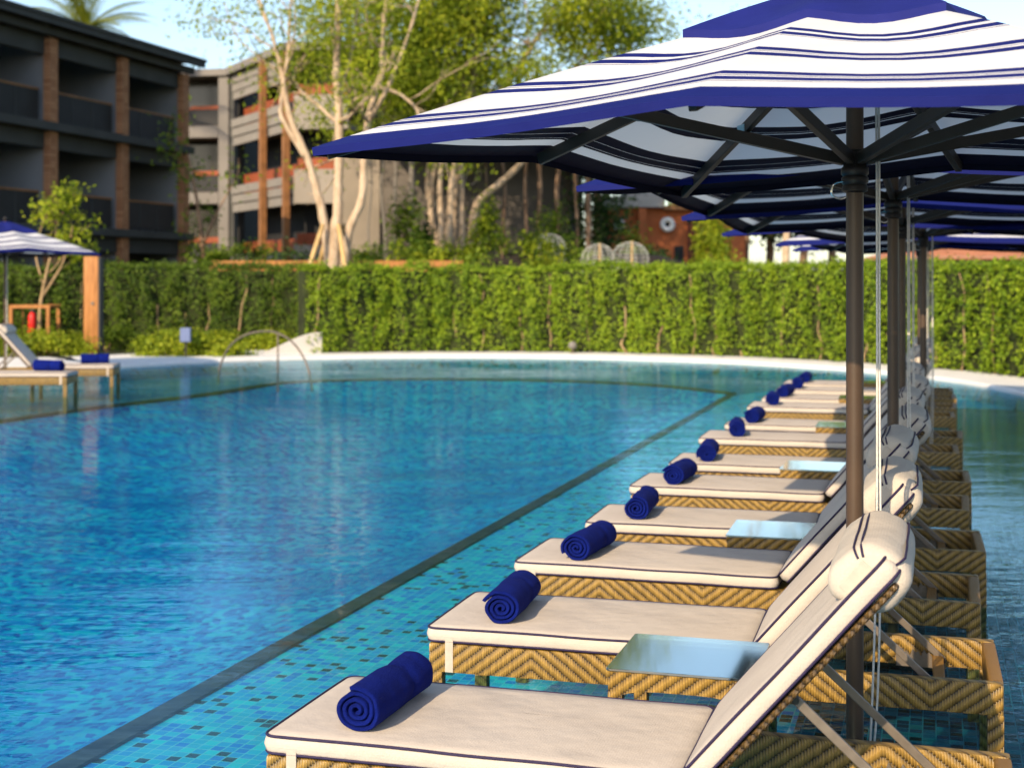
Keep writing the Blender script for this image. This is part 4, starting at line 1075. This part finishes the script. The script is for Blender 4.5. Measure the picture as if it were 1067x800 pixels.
# right hand wing in three faces
def wing():
    root = empty('hotel_block', at(285, 262, 62)*1, 0, 'pale hotel block with louvred balconies and red timber screens behind the trees', 'building')
    root.location.z = 1.85; ro = Vector(root.location)
    def B(mb, nm, mt, par=root): return mb.build(nm, mt, par, off=(-ro.x, -ro.y, -ro.z))
    pA = at(186, 292, 67); pB = at(241, 292, 66.5); pC = at(303, 292, 59.4); pD = at(362, 292, 59.0); pE = at(362, 292, 59)
    F = [2.35, 5.5, 8.6]; TOP = 11.15
    def frame(a, b):
        d = (b-a); L = Vector((d.x, d.y, 0)).length; d = Vector((d.x, d.y, 0)).normalized(); n = Vector((d.y, -d.x, 0))   # n faces the camera
        return L, Matrix(((d.x, -n.x, 0, a.x), (d.y, -n.y, 0, a.y), (0, 0, 1, 0), (0, 0, 0, 1)))    # local y into the building
    # glazed end (faces the camera)
    L, m = frame(pA, pB)
    mb = MB(); mb.box(-1, L, 1.6, 9, 0, TOP-.02, m); B(mb, 'wall', 'bblack')
    mb = MB(); mb.box(-1, L+.2, -.25, 9, TOP, TOP+.32, m); B(mb, 'roof', 'concrete')
    mb = MB(); mb.box(L-.62, L-.12, -.1, .5, 0, TOP-.01, m); B(mb, 'column', 'concrete')
    for z in F:
        mb = MB(); mb.box(-1, L-.63, -.12, 1.58, z-.32, z+.22, m); B(mb, 'floor_slab', 'concrete')
        mb = MB(); mb.box(-1, L-.63, .0, .05, z+.25, z+1.0, m); rl = B(mb, 'railing', 'panel')
        mb = MB(); mb.box(-1, L-.63, -.03, .08, z+1.0, z+1.09, m); B(mb, 'handrail', 'redwood', rl)
        mb = MB(); mb.box(-.6, L-.9, 1.50, 1.575, z+.24, z+2.6, m); B(mb, 'window', 'window')
        mb = MB(); mb.box(.2, 1.7, 1.0, 1.35, z+.23, z+1.3, m); B(mb, 'timber_screen', 'redwood')
    mb = MB(); mb.box(L-.10, L+.12, -.02, .4, 0, TOP-.01, m); B(mb, 'downpipe', 'bdark')
    # louvred face running towards the camera
    L, m = frame(pB, pC)
    mb = MB(); mb.box(.1, L, 1.5, 9, 0, TOP-.03, m); B(mb, 'wall', 'bblack')
    mb = MB(); mb.box(.13, L+.3, -.35, 8.9, TOP+.001, TOP+.33, m); B(mb, 'roof', 'concrete')
    mb = MB()
    for q in range(3): mb.box(.13, L, -.08+.05*q, .06+.05*q, TOP-.42-.36*q, TOP-.08-.36*q, m)
    B(mb, 'eave_louvre', 'louvre')
    for z in F:
        mb = MB()
        for q in range(3): mb.box(.13, L-.02, -.08+.04*q, .10+.04*q, z+.10-.42*q, z+.46-.42*q, m)
        B(mb, 'balcony_louvre', 'louvre')
        mb = MB(); mb.box(.13, L-.02, .55, .60, z-.19, z+1.02, m); B(mb, 'timber_screen', 'redwood')
        mb = MB(); mb.box(.13, L-.02, .3, 1.49, z-.5, z-.2, m); B(mb, 'floor_slab', 'concrete')
    for x in (L*.63,):
        mb = MB(); mb.box(x-.14, x+.14, -.36, -.10, 0, TOP-.01, m); B(mb, 'timber_post', 'wood')
    mb = MB(); mb.box(L-.16, L+.10, -.36, -.10, 0, TOP-.01, m); B(mb, 'timber_post', 'wood')
    # plain parapets facing the camera
    L, m = frame(pC, pD)
    mb = MB(); mb.box(.1, L, 1.5, 8, 0, TOP-.04, m); B(mb, 'wall', 'bblack')
    mb = MB(); mb.box(.12, L+3, -.3, 8, TOP+.002, TOP+.34, m); B(mb, 'roof', 'concrete')
    for z in F:
        mb = MB(); mb.box(.12, L, -.02, .22, z-.70, z+.72, m); B(mb, 'parapet', 'cream')
        mb = MB(); mb.box(.12, L, .40, .45, z-.44, z+1.22, m); B(mb, 'timber_screen', 'redwood')
        mb = MB(); mb.box(.12, L, .23, 1.49, z-.7, z-.45, m); B(mb, 'floor_slab', 'concrete')
wing()
# long grey wall and its dark roof
def hall():
    a = at(352, 292, 54); b_ = at(606, 292, 54.5)
    root = empty('garden_hall', ((a.x+b_.x)/2, 54, 1.85), 0, 'windowless grey hall with dark overhanging roof behind the banyan', 'building'); ro = Vector(root.location)
    def B(mb, nm, mt, par=root): return mb.build(nm, mt, par, off=(-ro.x, -ro.y, -ro.z))
    xm = at(395, 292, 54).x
    mb = MB(); mb.box(a.x, xm, 54, 63, 1.5, 7.0); B(mb, 'wall', plain('stained_grey_plaster', (.25, .215, .18), .9, .25, .35))
    mb = MB(); mb.box(xm+.002, b_.x, 54.2, 63, 1.5, 7.1); B(mb, 'wall', plain('dark_grey_plaster', (.13, .115, .105), .9, .35, .4))
    mb = MB()
    x0, x1 = at(400, 0, 52).x, at(612, 0, 52).x
    pts = [(x0, 51.6, 6.5), (x1, 51.6, 6.5), (x1, 51.6, 6.8), (x0, 51.6, 6.8), (x0+.5, 57.5, 9.3), (x1-.5, 57.5, 9.3), (x1, 63.5, 6.8), (x0, 63.5, 6.8), (x0, 63.5, 6.5), (x1, 63.5, 6.5)]
    mb.add(pts, [(0, 1, 2, 3), (3, 2, 5, 4), (4, 5, 6, 7), (7, 6, 9, 8), (0, 3, 4, 7, 8), (1, 9, 6, 5, 2), (0, 8, 9, 1)]); B(mb, 'roof', plain('weathered_shingle', (.055, .035, .025), .95, .35, 2, bump=.05, bscale=8))
    for px in (452, 598):
        mb = MB(); q = at(px, 0, 53.9).x; mb.box(q-.12, q+.12, 53.8, 54.18, 1.5, 6.49); B(mb, 'pilaster', 'bdark')
hall()
# red building
def red():
    D = 58; L0, L1 = at(634, 0, D).x, at(776, 0, D).x
    root = empty('red_pavilion', ((L0+L1)/2, D, 1.85), 0, 'terracotta red pavilion with lattice window seen under the umbrellas', 'building'); ro = Vector(root.location)
    def B(mb, nm, mt, par=root): return mb.build(nm, mt, par, off=(-ro.x, -ro.y, -ro.z))
    mb = MB(); mb.box(L0, L1, D, D+6, 1.5, 4.55); B(mb, 'wall', 'redwall')
    mb = MB(); mb.box(L0-.3, at(690, 0, D).x, D-.4, D+6.3, 4.56, 5.0); mb.box(at(655, 0, D).x, at(700, 0, D).x, D+1, D+5, 5.0, 5.7); B(mb, 'roof', 'roofgrey')
    mb = MB(); mb.box(at(690, 0, D).x+.002, L1+.3, D-.4, D+6.3, 4.45, 4.62); B(mb, 'eave', 'wood')
    xa, xb = at(716, 0, D).x, at(731, 0, D).x
    mb = MB(); mb.box(xa, xb, D-.04, D-.004, 2.4, 4.0); w_ = B(mb, 'window', 'bblack')
    mb = MB()
    for q in range(5): xx = xa+(xb-xa)*q/4; mb.box(xx-.03, xx+.03, D-.09, D-.045, 2.38, 4.02)
    for q in range(7): zz = 2.4+1.6*q/6; mb.box(xa-.03, xb+.03, D-.13, D-.092, zz-.03, zz+.03)
    B(mb, 'lattice', 'redwood', w_)
    mb = MB(); mb.box(at(702, 0, D).x, at(712, 0, D).x, D-.03, D-.004, 1.6, 3.0); B(mb, 'doorway', 'bblack')
    mb = MB(); mb.box(at(664, 0, D).x, at(672, 0, D).x, D-.5, D-.05, 1.5, 4.5); B(mb, 'pier', 'redwall')
red()
for i, (px, py, rr, lab) in enumerate([(644.5, 234.5, .25, 'left white ring ornament hanging on the red pavilion'), (695, 234, .31, 'right white ring ornament on the red pavilion, the larger one')]):
    D = 57.75; q = at(px, py, D); root = empty('ring_ornament', q, 0, lab, 'ornament', 'white ring ornaments')
    mb = MB(); mb.tube([(rr*.66*math.cos(t), 0, rr*.66*math.sin(t)) for t in np.linspace(0, 2*math.pi, 28, endpoint=False)], rr*.34, 10, closed=True); mb.build('ring', 'whitepaint', root, smooth=True)
    mb = MB(); mb.tube([(0, .1, 0), (0, .14, 0)], rr*.5, 16); mb.build('centre_disc', 'bblack', root)
# trunk and far greenery right of the red building
D = 44; bx = (818-533)*D/FPX
tree('bare_trunk_tree', (bx, D, 1.85), [[(bx, D, 1.85, .18), (bx+.03, D, 3.2, .15), (bx, D, 5.2, .12), (bx-.2, D, 6.5, .07)]], 'palebark', 'gleaf', 'tree with a straight pale trunk under the far umbrellas', 1500, (.5, .5, .4), .2, 3, 1.8, 4, seed=41, leaf_min_z=5.4)
for i, (px, D, h, w, mt, lab) in enumerate([(775, 66, 6.4, 1.9, 'gleaf', 'leafy tree above the right end of the red pavilion'), (835, 60, 3.6, 2.0, 'dleaf', 'dark rounded tree behind the straight pale trunk'),
                                            (865, 62, 3.5, 1.7, 'gleaf', 'green rounded tree left of the nearest umbrella pole'), (800, 62, 3.6, 1.6, 'dleaf', 'dark tree between red pavilion and pale trunk'),
                                            (1040, 90, 5.2, 2.4, 'gleaf', 'far tree above the orange tiled roof at right'), (700, 68, 5.9, 2.0, 'yleaf', 'yellow green tree behind the grey roof of the red pavilion'),
                                            (985, 95, 4.6, 1.8, 'gleaf', 'far small tree left of the orange tiled roof'),
                                            (215, 76, 11.6, 2.0, 'gleaf', 'wispy treetop above the glazed end of the hotel block')]):
    bx = (px-533)*D/FPX; r = np.random.default_rng(60+i)
    tree('background_tree', (bx, D, 1.85), [[(bx, D, 1.85, .2), (bx+.1, D, 1.85+h*.45, .15), (bx, D, 1.85+h*.7, .06)]], 'bark', mt, lab, 350 if i == 7 else 1800, (.4, .4, .35), .26, 2, 1.3, 3, seed=60+i,
         extra=[(bx+r.normal(0, w*.5), D+r.normal(0, w*.4), 1.85+h*r.uniform(.45, .95)) for _ in range(46)], group='trees far behind the hedge')
root = empty('tiled_roof_house', (at(1050, 0, 75).x, 75, 1.85), 0, 'low house with orange tiled roof showing above the hedge at right', 'house')
mb = MB(); mb.box(-6, 9, 0, 7, -.3, 1.0); mb.build('wall', 'cream', root)
mb = MB(); mb.add([(-6.6, -.6, .85), (9.6, -.6, .85), (9.6, 7.6, .85), (-6.6, 7.6, .85), (-4, 3.5, 1.65), (7, 3.5, 1.65)], [(0, 1, 5, 4), (1, 2, 5), (2, 3, 4, 5), (3, 0, 4), (3, 2, 1, 0)]); mb.build('roof', 'tileroof', root)

# ------------------------------------------------------------------ light, sky, camera
SUN_EL, AZ = R(30), math.atan2(.22, .975)            # shadows run along the row, slightly right
sh = Vector(row(math.sin(R(12)), math.cos(R(12))))   # direction of shadows on the ground
sh.normalize()
to_sun = Vector((-sh.x*math.cos(SUN_EL), -sh.y*math.cos(SUN_EL), math.sin(SUN_EL)))
ld = bpy.data.lights.new('sun', 'SUN'); ld.energy = 4.4; ld.angle = R(.55); ld.color = (1.0, .79, .52)
so = bpy.data.objects.new('sun', ld); COL.objects.link(so); so.rotation_euler = to_sun.to_track_quat('Z', 'Y').to_euler()
w = bpy.data.worlds.new('World'); scene.world = w; w.use_nodes = True; nt = w.node_tree
sky = nt.nodes.new('ShaderNodeTexSky'); sky.sky_type = 'NISHITA'; sky.sun_disc = False
sky.sun_elevation = SUN_EL; sky.sun_rotation = math.atan2(to_sun.x, to_sun.y)
sky.air_density = 1.0; sky.dust_density = 1.0; sky.ozone_density = 1.1
bg = nt.nodes['Background']; nt.links.new(sky.outputs[0], bg.inputs[0]); bg.inputs[1].default_value = .165
cd = bpy.data.cameras.new('camera'); cam = bpy.data.objects.new('camera', cd); COL.objects.link(cam)
cam.location = (0, 0, CAMH); cam.rotation_euler = (R(90), 0, 0)
cd.lens = 50; cd.sensor_width = 36; cd.shift_y = -(400-HOR)/1067; cd.clip_end = 3000; cd.clip_start = .05
cd.dof.use_dof = True; cd.dof.focus_distance = 4.6; cd.dof.aperture_fstop = 3.5
scene.camera = cam
scene.view_settings.view_transform = 'Standard'; scene.view_settings.look = 'None'
scene.view_settings.exposure = .62; scene.view_settings.gamma = 1
scene.cycles.max_bounces = 8; scene.cycles.transparent_max_bounces = 12
scene.cycles.caustics_reflective = False; scene.cycles.caustics_refractive = False
